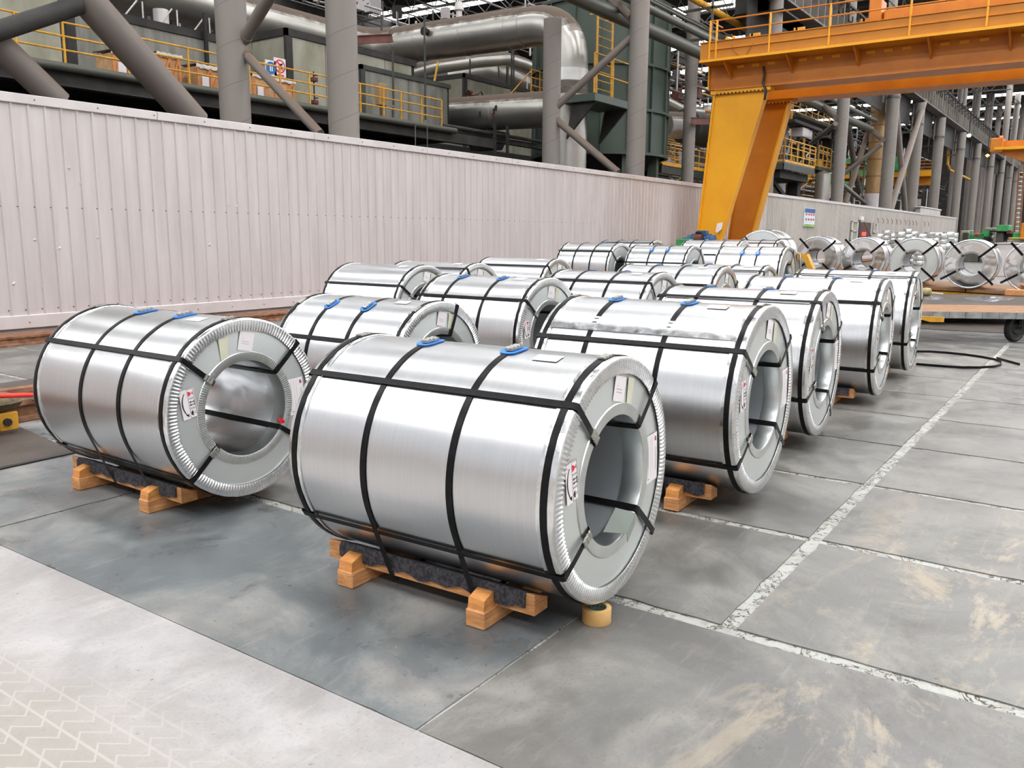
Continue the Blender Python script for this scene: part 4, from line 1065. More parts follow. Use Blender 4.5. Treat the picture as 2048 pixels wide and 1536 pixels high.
t.part('cross_pipe', MB().tube((30, 24.8, a(1050, 280, Y=25).z), (38, 24.8, a(1050, 280, Y=25).z), .09, 8), DARKST)
t.part('hopper', MB().prism([(DX - 1.2, 26, 6.9), (DX + .9, 26, 6.9), (DX + .2, 26, 6.0), (DX - .5, 26, 6.0)], (0, 1.5, 0)), BLACKV)
for px in (988, 1013): 
    x = a(px, 290, Y=24.5).x; t.part('support', MB().box((x - .06, 24.4, 0), (x + .06, 24.5, 6.9)), DARKST)

def room(name, x0, x1, y0, y1, z0, z1, m, label, npan=4, frame=DARKST, fw=.28, side=2):
    t = Thing(name, (x0, y0, z0), label, 'cabin')
    t.part('core', MB().box((x0 + .05, y0 + .05, z0), (x1 - .05, y1, z1 - .05)), BLACKV)
    for k in range(npan):
        xa, xb = x0 + fw + (x1 - x0 - 2 * fw) * k / npan, x0 + fw + (x1 - x0 - 2 * fw) * (k + 1) / npan
        t.part('panel', MB().bbox((xa + .015, y0, z0), (xb - .015, y0 + .06, z1 - fw), .01), m)
    for k in range(side):
        ya, yb = y0 + fw * .5 + (y1 - y0) * k / side, y0 + fw * .5 + (y1 - y0) * (k + 1) / side
        t.part('panel', MB().bbox((x0, ya + .015, z0), (x0 + .06, min(yb, y1) - .015, z1 - fw), .01), m)
    t.part('top_frame', MB().box((x0 - .06, y0 - .06, z1 - fw), (x1, y0 + .08, z1)).box((x0 - .06, y0 - .06, z1 - fw), (x0 + .08, y1, z1)), frame)
    t.part('corner_post', MB().box((x0 - .05, y0 - .05, z0), (x0 + fw, y0 + .08, z1)), frame)
    return t
room('process_cabin', -2, 15.8, 29, 33, ZP - .02, 13.5, CREAM, 'cream-panelled cabin at far left behind the rails', 6)
t = room('process_cabin', 16.0, 22.6, 29.5, 33.5, ZP - .02, 9.35, GREYCLAD, 'stained grey cabin behind the crates', 1)
t.part('ladder_frame', MB().bar((a(416, 100, Y=29.2).x, 29.3, ZP), (a(416, 100, Y=29.2).x, 29.3, 10.0), .14, .1, (0, 1, 0)).bar((a(416, 95, Y=29.2).x, 29.3, 8.0), (22.6, 29.3, 8.0), .08, .1), BLACKV)
for k in range(7): t.part('truss_strut', MB().tube((17.5 + k * .7, 29.6, 9.35), (17.8 + k * .7 + (.2 if k % 2 else -.3), 29.6, 9.95), .03, 5), WALLCAP)
t.part('cylinder_top', MB().zlathe([(.28, 9.3), (.28, 9.9), (0, 9.9)], 16, (a(325, 30, Y=29.8).x, 29.9, 0)), WALLCAP, True)
room('process_cabin', 24.1, 31.9, 28, 34, ZP - .02, a(573, 56, Y=28).z, CREAM, 'cream cabin with dark corner frame carrying two round safety signs', 4, side=3)
room('process_cabin', a(722, 133, Y=27.6).x, 34.0, 27.6, 30, ZP - .02, a(729, 130, Y=27.6).z, GREYCLAD, 'grey cabin with dark ladder frame right of the second column', 2, GREENST, .2, 1)
room('process_cabin', a(928, 146, Y=35.5).x, a(1112, 190, Y=35.5).x, 35.5, 41, 7.4, a(928, 146, Y=35.5).z, CREAM, 'cream cabin behind the lower silver duct', 4, side=2)
t = Thing('pipe_rack', (28, 26, ZP), 'slim posts and pipes standing before the middle cabins', 'pipe rack')
for px, py0, py1, Y in ((787, 95, 210, 25.5), (786, 215, 245, 25.5), (763, 30, 60, 27), (866, 20, 45, 30), (997, 60, 155, 34), (1023, 100, 190, 28), (940, 118, 150, 31), (851, 30, 240, 26.5), (990, 25, 40, 38), (1157 - 130, 100, 185, 30)):
    p, q_ = a(px, py1, Y=Y), a(px, py0, Y=Y); t.part('pipe', MB().tube(p, (p.x, p.y, q_.z), .05, 6), GREENST)
t.part('yellow_strut', MB().tube(a(876, 125, Y=29), a(864, 188, Y=29), .06, 6), YEL)
t.part('valve_pipe', MB().path([a(932, 183, Y=30), a(938, 192, Y=30), a(955, 189, Y=30), a(962, 183, Y=30), a(966, 192, Y=30)], .045, 6), REDLEAD)
t.part('valve_wheel', MB().tube(a(868, 190, Y=29), a(876, 200, Y=29), .13, 10).tube(a(937, 186, Y=30), a(941, 184, Y=30), .16, 10), REDLEAD)
# control box on the walkway and valves near the cabin
t = Thing('control_box', a(764, 205, Y=24.5), 'small brown control box on a post behind the yellow rail', 'box'); p = a(764, 196, Y=24.6)
t.part('case', MB().bbox((p.x - .25, 24.5, p.z - .3), (p.x + .2, 24.75, p.z + .55), .02), RUSTCOL); t.part('post', MB().box((p.x - .04, 24.6, ZP), (p.x + .04, 24.7, p.z)), GREYST)
t = Thing('valve_post', a(629, 205, Y=24.6), 'upright pipe with two hand valves beside the cream cabin', 'valve'); p = a(629, 205, Y=24.6)
t.part('pipe', MB().tube((p.x, 24.6, ZP), (p.x, 24.6, ZP + 1.3), .03, 6), BLACKV)
for z in (.15, .95): t.part('valve', MB().bbox((p.x - .1, 24.5, ZP + z), (p.x + .13, 24.7, ZP + z + .15), .02).tube((p.x, 24.5, ZP + z + .2), (p.x, 24.5, ZP + z + .23), .09, 10), REDLEAD)
# safety signs
def disc_sign(px, py, Y, r, m, label, kind):
    t = Thing('safety_sign', a(px, py, Y=Y), label, 'sign'); c = a(px, py, Y=Y)
    t.part('board', MB().bbox((c.x - r * 1.15, Y, c.z - r * 1.5), (c.x + r * 1.15, Y + .015, c.z + r * 1.2), .003), PAPER)
    t.part('disc', MB().lathe([(0, -.012), (r, -.012), (r, 0)], 32, (c.x, Y, c.z)), m)
    if kind == 'ban':
        t.part('field', MB().lathe([(0, -.016), (r * .78, -.016), (r * .78, -.01)], 32, (c.x, Y, c.z)), PAPER)
        t.part('pictogram', MB().box((c.x - .04, Y - .022, c.z - r * .55), (c.x + .04, Y - .017, c.z + r * .4)).bar((c.x, Y - .02, c.z), (c.x + r * .45, Y - .02, c.z + r * .5), .004, .06, (0, 0, 1)).bar((c.x, Y - .02, c.z), (c.x - r * .4, Y - .02, c.z + r * .5), .004, .06, (0, 0, 1)), INK)
        t.part('bar', MB().bar((c.x - r * .62, Y - .026, c.z + r * .62), (c.x + r * .62, Y - .026, c.z - r * .62), .004, r * .17), m)
    else:
        t.part('pictogram', MB().box((c.x - r * .28, Y - .018, c.z - r * .5), (c.x - r * .08, Y - .013, c.z + r * .3)).box((c.x + r * .08, Y - .018, c.z - r * .5), (c.x + r * .28, Y - .013, c.z + r * .3)).box((c.x - r * .1, Y - .018, c.z + r * .35), (c.x + r * .1, Y - .013, c.z + r * .6)), PAPER)
    t.part('caption', MB().box((c.x - r * .7, Y - .006, c.z - r * 1.42), (c.x + r * .7, Y - .001, c.z - r * 1.2)), m if kind == 'ban' else INK)
disc_sign(542, 136, 27.97, .24, pm('sign_blue', (.01, .16, .42), None, .5), 'blue round sign on the cream cabin', 'must')
disc_sign(560, 133, 27.97, .26, REDINK, 'white round sign with red ring and bar on the cream cabin', 'ban')
# crates on the walkway
def crate(pa, pb, Y, label, dy=1.0):
    A_, B_ = a(pa[0], pa[1], Y=Y), a(pb[0], pb[1], Y=Y); x0, x1_, z1_ = A_.x, B_.x, A_.z
    t = Thing('wooden_crate', ((x0 + x1_) / 2, Y, ZP), label, 'crate', 'plywood crates on the raised walkway')
    t.part('box', MB().bbox((x0 + .03, Y + .03, ZP), (x1_ - .03, Y + dy, z1_ - .04), .01), CRATEW)
    for x in (x0, (x0 + x1_) / 2, x1_ - .09): t.part('slat', MB().box((x, Y, ZP), (x + .09, Y + .03, z1_)), SLATW)
    for z in (ZP + .02, z1_ - .12): t.part('slat', MB().box((x0, Y - .01, z), (x1_, Y + .02, z + .09)), SLATW)
    t.part('slat', MB().bar((x0 + .1, Y, ZP + .1), ((x0 + x1_) / 2, Y, z1_ - .12), .03, .07), SLATW); t.part('slat', MB().bar(((x0 + x1_) / 2 + .1, Y, ZP + .1), (x1_ - .1, Y, z1_ - .12), .03, .07), SLATW)
    mb = MB(); n = 12
    for i in range(n + 1):
        x = x0 - .05 + (x1_ - x0 + .1) * i / n; j = .03 * math.sin(i * 2.3)
        mb.v += [(x, Y - .03, z1_ - .10 + j), (x, Y - .02, z1_ + .02 + j * .5), (x, Y + dy, z1_ + .05 - j)]
    for i in range(n):
        for k in range(2): mb.f.append((i * 3 + k, (i + 1) * 3 + k, (i + 1) * 3 + k + 1, i * 3 + k + 1))
    t.part('plastic_cover', mb, CLOTH, True)
    t.part('paper_label', MB().box((x0 + .15, Y - .02, ZP + .12), (x0 + .4, Y - .012, ZP + .42)), PAPER)
crate((315, 104), (364, 160), 24.5, 'plywood crate under plastic, left of the leftmost column')
crate((394, 128), (446, 172), 24.5, 'plywood crate with pale cover right beside the leftmost column')
crate((506, 147), (590, 200), 24.5, 'plywood crate below the two round safety signs')
crate((224, 100), (262, 150), 24.6, 'plywood crate behind the thick slanting tube')

# ================================================================ GANTRY CRANE (two box girders on box legs)
XA, XB = 33.0, 36.4
ZB0, ZF, ZT_ = 7.40, 8.28, 8.98
YE = 13.65; YR = -16.0
g = Thing('gantry_crane', (XA, 13.4, .2), 'big orange gantry crane with a tapering box leg before the wall', 'crane')
P_ = g.part
P_('girder', MB().box((XA, YR, ZB0), (XA + 1.0, YE, ZF)), ORANGE)
P_('bottom_flange', MB().box((XA - .12, YR, ZB0 - .05), (XA + 1.12, YE - .25, ZB0)), ORANGE)
P_('walkway_fascia', MB().box((XA - .95, YR, ZF), (XA + 1.05, YE + .05, ZT_)), FASCIA)
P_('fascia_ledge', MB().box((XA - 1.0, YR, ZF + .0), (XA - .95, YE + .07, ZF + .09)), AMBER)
P_('top_plate', MB().box((XA - 1.0, YR, ZT_), (XA + 1.1, YE + .08, ZT_ + .03)), ORANGE)
for k in range(12):
    y = YE - .9 - k * 2.35
    P_('gusset', MB().prism([(XA - .9, y, ZF), (XA, y, ZF), (XA, y, ZF - .55)], (0, .06, 0)), ORANGE)
for k in range(48):
    y = YE - .6 - k * .59
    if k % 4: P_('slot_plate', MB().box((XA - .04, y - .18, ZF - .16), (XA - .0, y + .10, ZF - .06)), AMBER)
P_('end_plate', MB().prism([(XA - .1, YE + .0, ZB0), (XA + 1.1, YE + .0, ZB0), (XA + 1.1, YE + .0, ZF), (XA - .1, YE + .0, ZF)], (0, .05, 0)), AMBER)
P_('trolley_rail', MB().box((XA + .2, YR, ZT_ + .03), (XA + .3, YE, ZT_ + .16)), RUST)
P_('cable_tray', MB().box((XA - .35, YR, ZT_ + .10), (XA - .3, YE - 3, ZT_ + .16)), GREYST)
# second girder
P_('girder', MB().box((XB, YR, ZB0), (XB + 1.0, YE, ZT_ - .1)), ORANGE)
P_('bottom_flange', MB().box((XB - .12, YR, ZB0 - .05), (XB + 1.12, YE - .25, ZB0)), ORANGE)
P_('walkway_fascia', MB().box((XB + 1.0, YR, ZF), (XB + 2.1, YE, ZT_ - .1)), FASCIA)
P_('trolley_rail', MB().box((XB + .2, YR, ZT_ - .1), (XB + .3, YE, ZT_ + .1)), RUST)
P_('end_tie', MB().box((XA + 1.0, YE - .8, ZB0 + .2), (XB, YE - .1, ZF)), ORANGE)
# legs
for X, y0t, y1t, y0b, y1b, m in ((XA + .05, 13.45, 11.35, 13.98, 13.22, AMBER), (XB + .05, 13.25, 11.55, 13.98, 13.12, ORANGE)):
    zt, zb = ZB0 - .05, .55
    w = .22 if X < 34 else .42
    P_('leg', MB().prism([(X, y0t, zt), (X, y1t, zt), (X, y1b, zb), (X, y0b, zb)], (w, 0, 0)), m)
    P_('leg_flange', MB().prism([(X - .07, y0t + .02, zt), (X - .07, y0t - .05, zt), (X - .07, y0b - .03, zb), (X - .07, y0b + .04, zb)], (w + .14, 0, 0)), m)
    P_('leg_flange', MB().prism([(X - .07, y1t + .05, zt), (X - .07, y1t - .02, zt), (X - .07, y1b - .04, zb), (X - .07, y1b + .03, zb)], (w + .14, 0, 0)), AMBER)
    P_('head_flange', MB().box((X - .12, y1t - .15, zt - .14), (X + w + .12, y0t + .12, zt)), m)
    for k in range(14): P_('bolt', MB().tube((X - .12, y1t + k * .15, zt - .17), (X - .12, y1t + k * .15, zt - .1), .03, 6), DARKST)
P_('end_carriage', MB().bbox((XA - 1.6, 13.25, .30), (XB + 2.2, 13.95, .78), .03), ORANGE)
for x in (XA - 1.1, XA + .1, XB + .6, XB + 1.7): P_('wheel', MB().lathe([(0, -.07), (.27, -.07), (.27, .07), (0, .07)], 24, (x, 13.85 - .25, .46)), DARKST)
P_('cable', MB().path([a(1527, 133, X=XA - .1), a(1529, 150, X=XA - .12), a(1526, 165, X=XA - .12), a(1532, 182, X=XA - .12), a(1529, 200, X=XA - .05)], .045, 6), RUBBER)
P_('loose_cable', MB().path([a(1463, 90, X=XA - .98), a(1468, 104, X=XA - .98), a(1482, 114, X=XA - .98), a(1492, 110, X=XA - .98), a(1506, 86, X=XA - .98)], .012, 5), RUST)
P_('rag', MB().prism([a(1435, 447, X=XA - .06), a(1446, 445, X=XA - .06), a(1444, 458, X=XA - .06), a(1434, 466, X=XA - .06), a(1431, 462, X=XA - .06)], (-.02, 0, 0)), PAPER)
# handrail on the walkway edge
xr = XA - .97
posts = [a(px, 60, X=xr).y for px in (1421, 1434, 1540, 1659, 1819, 1972)]
yy = posts[-1]
while yy > YR + 3: yy -= 2.4; posts.append(yy)
for y in posts: P_('post', MB().bar((xr, y, ZF + .1), (xr, y, ZT_ + .78), .06, .06, (1, 0, 0)), AMBER)
for z in (ZT_ + .76, ZT_ + .36, ZF + .42): P_('rail', MB().tube((xr, YR, z), (xr, posts[0], z), .026, 6), ORANGE)
P_('rail', MB().tube((xr, posts[0], ZT_ + .76), (xr + 1.2, posts[0], ZT_ + .76), .026, 6), ORANGE)
for px in (1503, 1591, 1724, 1866):
    p = a(px, 70, X=XA + .9); P_('rail_bracket', MB().bar((XA + .9, p.y, ZT_), (XA + .9, p.y, ZT_ + .55), .08, .14, (0, 1, 0)).box((XA + .86, p.y - .34, ZT_ + .33), (XA + .94, p.y, ZT_ + .55)), YEL)
for px in (1453, 1466):
    p = a(px, 80, X=XA + .6); P_('buffer_bracket', MB().prism([(XA + .6, p.y + .15, ZT_), (XA + .6, p.y - .2, ZT_), (XA + .6, p.y - .05, ZT_ + .5), (XA + .6, p.y + .02, ZT_ + .5)], (.1, 0, 0)), AMBER)
# hoist trolley parked on the girders
y1_, y2_ = a(1748, 20, X=XA + .6).y, a(1766, 20, X=XA + .6).y
h = Thing('hoist_trolley', (XA + 1.5, y2_, ZT_ + .16), 'orange hoist trolley frame on top of the gantry girders', 'trolley')
h.part('end_box', MB().bbox((XA + .1, y2_ - .05, ZT_ + .17), (XA + .9, y1_ + .05, ZT_ + 1.0), .03), ORANGE)
h.part('long_beam', MB().bbox((XA + .3, -12, ZT_ + .2), (XA + .7, y2_ - .1, ZT_ + .62), .02), ORANGE)
h.part('long_beam', MB().bbox((XB + .3, -12, ZT_ + .2), (XB + .7, y1_, ZT_ + .75), .02), ORANGE)
for y in (y2_, -2, -8): h.part('cross_beam', MB().bbox((XA + .5, y - .15, ZT_ + .25), (XB + .5, y + .15, ZT_ + .6), .02), ORANGE)
h.part('warning_lamp', MB().bbox((XA + .25, y2_ + .1, ZT_ + 1.0), (XA + .6, y2_ + .45, ZT_ + 1.3), .03), pm('red_lamp', (.25, .01, .015), None, .3))
for px in (1800, 1870, 1962, 2010):
    y = a(px, 20, X=XA + .5).y; h.part('strut', MB().tube((XA + .5, y, ZT_ + .5), (XA + .5, y - .22, ZT_ + 1.3), .03, 6).tube((XA + .5, y - .44, ZT_ + .5), (XA + .5, y - .22, ZT_ + 1.3), .03, 6), DARKST)

# ================================================================ RUNWAY GIRDER ON THE FAR COLUMNS
STIFF = pm('pale_stiffener', (.20, .18, .155), (.28, .255, .225), .7, 0, 1)
YG, ZG, HG = 16.5, 14.75, 2.3
r_ = Thing('runway_girder', (50, YG, ZG), 'long grey runway girder with stiffeners leading into the distance', 'girder')
r_.part('web', MB().box((46, YG + .15, ZG), (228, YG + .25, ZG + HG)), GREYST)
r_.part('bottom_flange', MB().box((46, YG - .35, ZG - .12), (228, YG + .6, ZG)), GREYST)
r_.part('top_flange', MB().box((46, YG - .35, ZG + HG), (228, YG + .6, ZG + HG + .1)), GREYST)
for k in range(120): r_.part('stiffener', MB().box((46.5 + k * 1.5, YG - .30, ZG), (46.62 + k * 1.5, YG + .15, ZG + HG)), STIFF)
r_.part('conductor_rail', MB().box((46, YG - 1.0, ZG + HG * .75), (228, YG - .9, ZG + HG * .75 + .12)), DARKST)
mb = MB()
for k in range(72):
    x = 50 + k * 2.4
    mb.box((x, YG - 1.1, ZG + HG * .3), (x + .07, YG - 1.03, ZG + HG * .8)).box((x, YG - 1.1, ZG + HG * .3), (x + 1.0, YG - 1.03, ZG + HG * .3 + .08)).box((x, YG - 1.1, ZG + HG * .8), (x + .07, YG, ZG + HG * .8 + .07)).box((x + 1.0, YG - 1.1, ZG + HG * .3), (x + 1.07, YG - 1.03, ZG + HG * .5))
r_.part('cable_hook', mb, BLACKV, kind='stuff')
r_.part('crane_rail', MB().box((46, YG - .04, ZG + HG + .1), (228, YG + .04, ZG + HG + .28)), RUST)
t = Thing('girder_walkway', (46, YG - .6, ZG + HG + .1), 'thin orange railing along the top of the runway girder', 'railing')
for z in (.5, 1.0): t.part('rail', MB().tube((46, YG + .9, ZG + HG + z), (228, YG + .9, ZG + HG + z), .035, 5), YEL)
for k in range(60): t.part('post', MB().box((48 + k * 3, YG + .87, ZG + HG), (48.06 + k * 3, YG + .93, ZG + HG + 1.0)), YEL)
t = Thing('apron_panels', (46, 19.6, 11), 'dark apron sheets hanging behind the runway girder between the columns', 'sheet')
for k, X in enumerate((46, 64, 80, 92, 104.3, 120, 135, 151)):
    X2 = (64, 80, 92, 104.3, 120, 135, 151, 170)[k]
    t.part('panel', MB().bbox((X + .6, 17.3, 12.3), (X2 - .6, 17.4, 16.6), .02), DARKST)
t = Thing('crane_arm', a(1515, 10, Y=17.5), 'dark box haunch and round post above the gantry crane', 'girder'); p = a(1545, 30, Y=17)
t.part('haunch', MB().bbox((48, 17.3, ZG - .9), (61, 18.6, ZG + 3), .05), DARKST); 
q0 = a(1550, 36, Y=16.9); t.part('cap_plate', MB().box((q0.x - 1.6, 15.9, q0.z - .05), (q0.x + 1.4, 17.6, q0.z + .05)), DARKST)

# second crane far off
c2_ = Thing('bridge_crane', (75, 6, 7.5), 'distant orange bridge crane entering at the right edge', 'crane'); A_ = a(1992, 281, X=75)
c2_.part('girder', MB().prism([(75, A_.y, A_.z - .05), (75, -16, A_.z - .05), (75, -16, A_.z - 1.9), (75, A_.y - 2.6, A_.z - 1.9), (75, A_.y - .2, A_.z - .9)], (.9, 0, 0)), ORANGE)
c2_.part('walkway', MB().box((74.2, -16, A_.z - .75), (75, A_.y, A_.z - .55)), AMBER)
c2_.part('end_box', MB().bbox((74.3, A_.y - .55, A_.z - .9), (76, A_.y + .3, A_.z + .12), .05), ORANGE)
c2_.part('warning_lamp', MB().box((74.2, A_.y - .5, A_.z + .12), (74.4, A_.y - .3, A_.z + .25)), emit('red_glow', (1, .1, .05), 4))
t = Thing('lamp', a(1938, 271, Y=16), 'bright white lamp on the far end of the runway girder', 'lamp'); p = a(1938, 271, Y=15.5)
t.part('bulb', MB().zlathe([(0, -.2), (.17, -.15), (.24, 0), (.17, .15), (0, .2)], 14, p), emit('lamp_glow', (.9, .85, 1), 14), True)
t.part('bracket', MB().box((p.x - .05, p.y - .05, p.z + .15), (p.x + .05, p.y + .05, ZG + HG * .78)), DARKST)
t = Thing('lamp', a(1975, 311, Y=16), 'small orange lamp beside the far bridge crane', 'lamp'); p = a(1975, 311, Y=15.5)
t.part('bulb', MB().zlathe([(0, -.25), (.3, 0), (0, .25)], 10, p), emit('orange_glow', (1, .45, .08), 6), True)
t.part('bracket', MB().box((p.x - .05, p.y - .05, p.z + .2), (p.x + .05, p.y + .05, ZG + HG * .78)), DARKST)

# railed steel platform behind the crane legs
YQ = 17.0
c = a(1568, 324, Y=YQ); e = a(1629, 334, Y=YQ)
t = Thing('service_platform', (c.x, YQ, c.z - 1), 'railed steel platform on a dark post behind the crane legs', 'platform')
t.part('deck', MB().bbox((c.x, YQ, c.z - .05), (e.x, YQ + 5, c.z + .05), .01), GREYST)
t.part('edge_beam', MB().box((c.x - .03, YQ - .03, c.z - .42), (e.x, YQ + .05, c.z - .05)).box((c.x - .03, YQ, c.z - .42), (c.x + .05, YQ + 5, c.z - .05)), GREENST)
t.part('under_frame', MB().box((c.x + .3, YQ + .3, c.z - .9), (e.x - .3, YQ + 4, c.z - .42)), BLACKV)
pc = a(1589, 380, Y=YQ + 1).x
t.part('post', MB().box((pc - .35, YQ + .7, 0), (pc + .35, YQ + 1.4, c.z - .5)), BLACKV)
t.part('knee_brace', MB().bar((pc, YQ + 1, c.z - 2.6), (c.x + .4, YQ + 1, c.z - .8), .2, .25).bar((pc, YQ + 1, c.z - 2.6), (e.x - .5, YQ + 1, c.z - .8), .2, .25), BLACKV)
railing(t, (c.x, YQ, c.z + .05), (e.x, YQ, c.z + .05), 1.35, 5, YEL, .035)
railing(t, (c.x, YQ, c.z + .05), (c.x, YQ + 5, c.z + .05), 1.35, 3, YEL, .035)
t2 = Thing('control_cabinet', a(1612, 262, Y=19), 'pale grey control cabinet above the railed platform', 'cabinet')
A_, B_ = a(1601, 254, Y=19), a(1622, 280, Y=19)
t2.part('case', MB().bbox((A_.x, 18.8, B_.z), (A_.x + (B_.x - A_.x) * .55, 19.6, A_.z), .03), WALLCAP); t2.part('door', MB().box((A_.x + (B_.x - A_.x) * .6, 18.9, B_.z), (B_.x - .1, 19.0, A_.z)), WALLP)
t2.part('stand', MB().box((A_.x + .3, 19.1, c.z), (A_.x + .5, 19.3, B_.z)), DARKST)
t2.part('hood', MB().box((A_.x - 2.6, 18.6, A_.z + .05), (B_.x + 1.4, 20, A_.z + .25)), DARKST)
t = Thing('machinery', (c.x + 2, YQ + 2, c.z), 'pumps and pipework crowded on the railed platform', 'machine')
rnd = random.Random(3)
for k in range(12):
    x = c.x + .6 + k * (e.x - c.x - 1.2) / 12; z = c.z + .05
    t.part('pump' if k % 3 == 0 else 'pipe', MB().bbox((x, YQ + 1 + rnd.random(), z), (x + .35, YQ + 2.4, z + .5 + rnd.random() * .8), .03) if k % 3 == 0 else MB().tube((x, YQ + 1 + rnd.random(), z), (x + rnd.uniform(-.3, .3), YQ + 1.5, z + 1.2 + rnd.random()), .07, 6), [BLUEM, GREYST, REDLEAD, DARKST][k % 4])
t = Thing('service_platform', (e.x + 2, 20, c.z - 2), 'second yellow-railed landing right behind the railed platform', 'platform')
A_, B_ = a(1636, 332, Y=21.5), a(1661, 337, Y=21.5)
t.part('deck', MB().bbox((A_.x, 21.5, A_.z - .3), (B_.x, 24, A_.z), .02), GREENST); railing(t, A_, (B_.x, 21.5, A_.z), 1.7, 3, YEL, .05)
for px in (1638, 1655):
    x = a(px, 360, Y=21.6).x; t.part('leg', MB().box((x - .15, 21.6, 0), (x + .15, 21.9, A_.z)), DARKST)
t = Thing('storage_vessel', a(1644, 400, Y=21), 'pale upright vessel under the second landing', 'tank'); p = a(1645, 380, Y=21)
t.part('shell', MB().zlathe([(.62, 0), (.62, a(1645, 340, Y=21).z - .3), (0, a(1645, 340, Y=21).z)], 24, (p.x, 21, 0)), DUCT, True)
t.part('leg_ring', MB().zlathe([(.62, .4), (.7, .4), (.7, .6), (.62, .6)], 24, (p.x, 21, 0)), GREYST, True)
# green gantry frame and far orange crane behind the braces
t = Thing('green_press', a(1700, 365, Y=26), 'green machine frame seen between the columns', 'machine')
for (p, q_) in (((1676, 324), (1740, 316)), ((1672, 366), (1738, 372)), ((1678, 320), (1678, 372)), ((1736, 318), (1736, 372)), ((1662, 345), (1662, 372)), ((1676, 344), (1736, 346))):
    A_, B_ = a(p[0], p[1], Y=26), a(q_[0], q_[1], Y=26); t.part('beam', MB().bar(A_, B_, .5, .55, (0, 1, 0)), GREENM)
t.part('sign_plate', MB().box((a(1725, 357, Y=25.5).x, 25.4, a(1725, 370, Y=25.5).z), (a(1735, 357, Y=25.5).x, 25.5, a(1725, 357, Y=25.5).z)), PAPER)
t = Thing('bridge_crane', a(1800, 350, Y=30), 'orange crane girder crossing behind the X brace', 'crane')
A_, B_ = a(1768, 372, X=118), a(1866, 370, X=118); ht = a(1768, 345, X=118).z - A_.z
t.part('girder', MB().box((118, B_.y, A_.z), (119.2, A_.y + 20, A_.z + ht * .6)), ORANGE); t.part('walkway', MB().box((117, B_.y, A_.z + ht * .6), (118.2, A_.y + 20, A_.z + ht)), AMBER)
railing(t, (117, B_.y, A_.z + ht), (117, A_.y + 20, A_.z + ht), 1.2, 10, ORANGE, .05)
t.part('cab', MB().bbox((116.8, A_.y - 2.5, A_.z + ht), (118, A_.y - .5, A_.z + ht + 1.8), .1), GREENM)
t = Thing('stair_tower', a(1600, 240, Y=26), 'orange railings of a far stair tower behind the control cabinet', 'stair')
A_, B_ = a(1585, 232, Y=26), a(1668, 262, Y=26); railing(t, A_, B_, 1.5, 7, YEL, .04)
t.part('deck', MB().bar(A_, B_, 1.5, .25), DARKST)
for q_ in (A_, B_): t.part('post', MB().box((q_.x - .1, q_.y, 0), (q_.x + .1, q_.y + .2, q_.z)), DARKST)
# clutter of thin bright pipework between the far columns
def clutter(label, x0, x1, Y, z0, z1, n, seed, ms):
    rr = random.Random(seed); t = Thing('pipework', (x0, Y, z0), label, 'pipework'); mbs = [MB() for _ in ms]
    for k in range(n):
        x, z, y = rr.uniform(x0, x1), rr.uniform(z0, z1), Y + rr.uniform(0, 6); mb = mbs[k % len(ms)]
        c_ = rr.random()
        if c_ < .45: mb.tube((x, y, z), (x + rr.uniform(2, 8), y, z), rr.uniform(.03, .12), 5)
        elif c_ < .75: mb.tube((x, y, z), (x, y, z + rr.uniform(1, 3.5)), rr.uniform(.03, .12), 5)
        elif c_ < .9: mb.tube((x, y, z), (x + rr.uniform(1, 4), y, z + rr.uniform(-2, 2)), rr.uniform(.03, .08), 5)
        else: mb.box((x, y, z), (x + rr.uniform(.4, 1.6), y + .6, z + rr.uniform(.4, 1.4)))
    for m, mb in zip(ms, mbs): t.part('pipes', mb, m, kind='stuff')
    return t
clutter('tangle of pipes behind the railed platform', 52, 76, 30, 6, 16, 340, 5, (GREYST, WALLCAP, YEL, REDLEAD, DARKST))
clutter('tangle of pipes low between the columns right of the crane legs', 60, 92, 23, 1.5, 10, 300, 8, (GREYST, GREENST, WALLCAP, YEL))
clutter('tangle of dark pipework under the far runway girder', 95, 150, 22, 1, 13, 340, 9, (GREYST, DARKST, WALLCAP, GREENST))
clutter('roof-high pipework above the raised walkway', 24, 64, 44, 11, 24, 200, 12, (DARKST, GREYST, WALLCAP))
clutter('bright pipes among the roof trusses right of the tank', 55, 90, 34, 9, 22, 260, 14, (GREYST, WALLCAP, DARKST))

# ================================================================ SMALLER THINGS AT THE FAR WALL
def wallbox(px0, py0, px1, py1, d=.05, Y=None):
    Y = YW - .03 if Y is None else Y
    A_, B_ = a(px0, py0, Y=Y), a(px1, py1, Y=Y); return (A_.x, Y - d, B_.z), (B_.x, Y, A_.z)
t = Thing('safety_poster', a(1617, 455, Y=15.2), 'blue and white notice board with red lettering on the far wall', 'poster')
lo, hi = wallbox(1608, 416, 1627, 454)
t.part('board', MB().bbox(lo, hi, .01), pm('poster_white', (.62, .74, .78), (.72, .80, .82), .5, 0, 1))
H = hi[2] - lo[2]; W_ = hi[0] - lo[0]; yv = lo[1] - .004
def strip(name, u0, v0, u1, v1, m, d=0): t.part(name, MB().box((lo[0] + u0 * W_, yv - .004 - d, lo[2] + v0 * H), (lo[0] + u1 * W_, yv - d, lo[2] + v1 * H)), m)
strip('blue_band', .02, .76, .98, .99, pm('poster_blue', (.02, .06, .22), (.03, .12, .36), .5, 0, 1))
strip('green_band', .02, .01, .98, .14, pm('poster_green', (.15, .35, .04), (.35, .55, .12), .5, 0, 2))
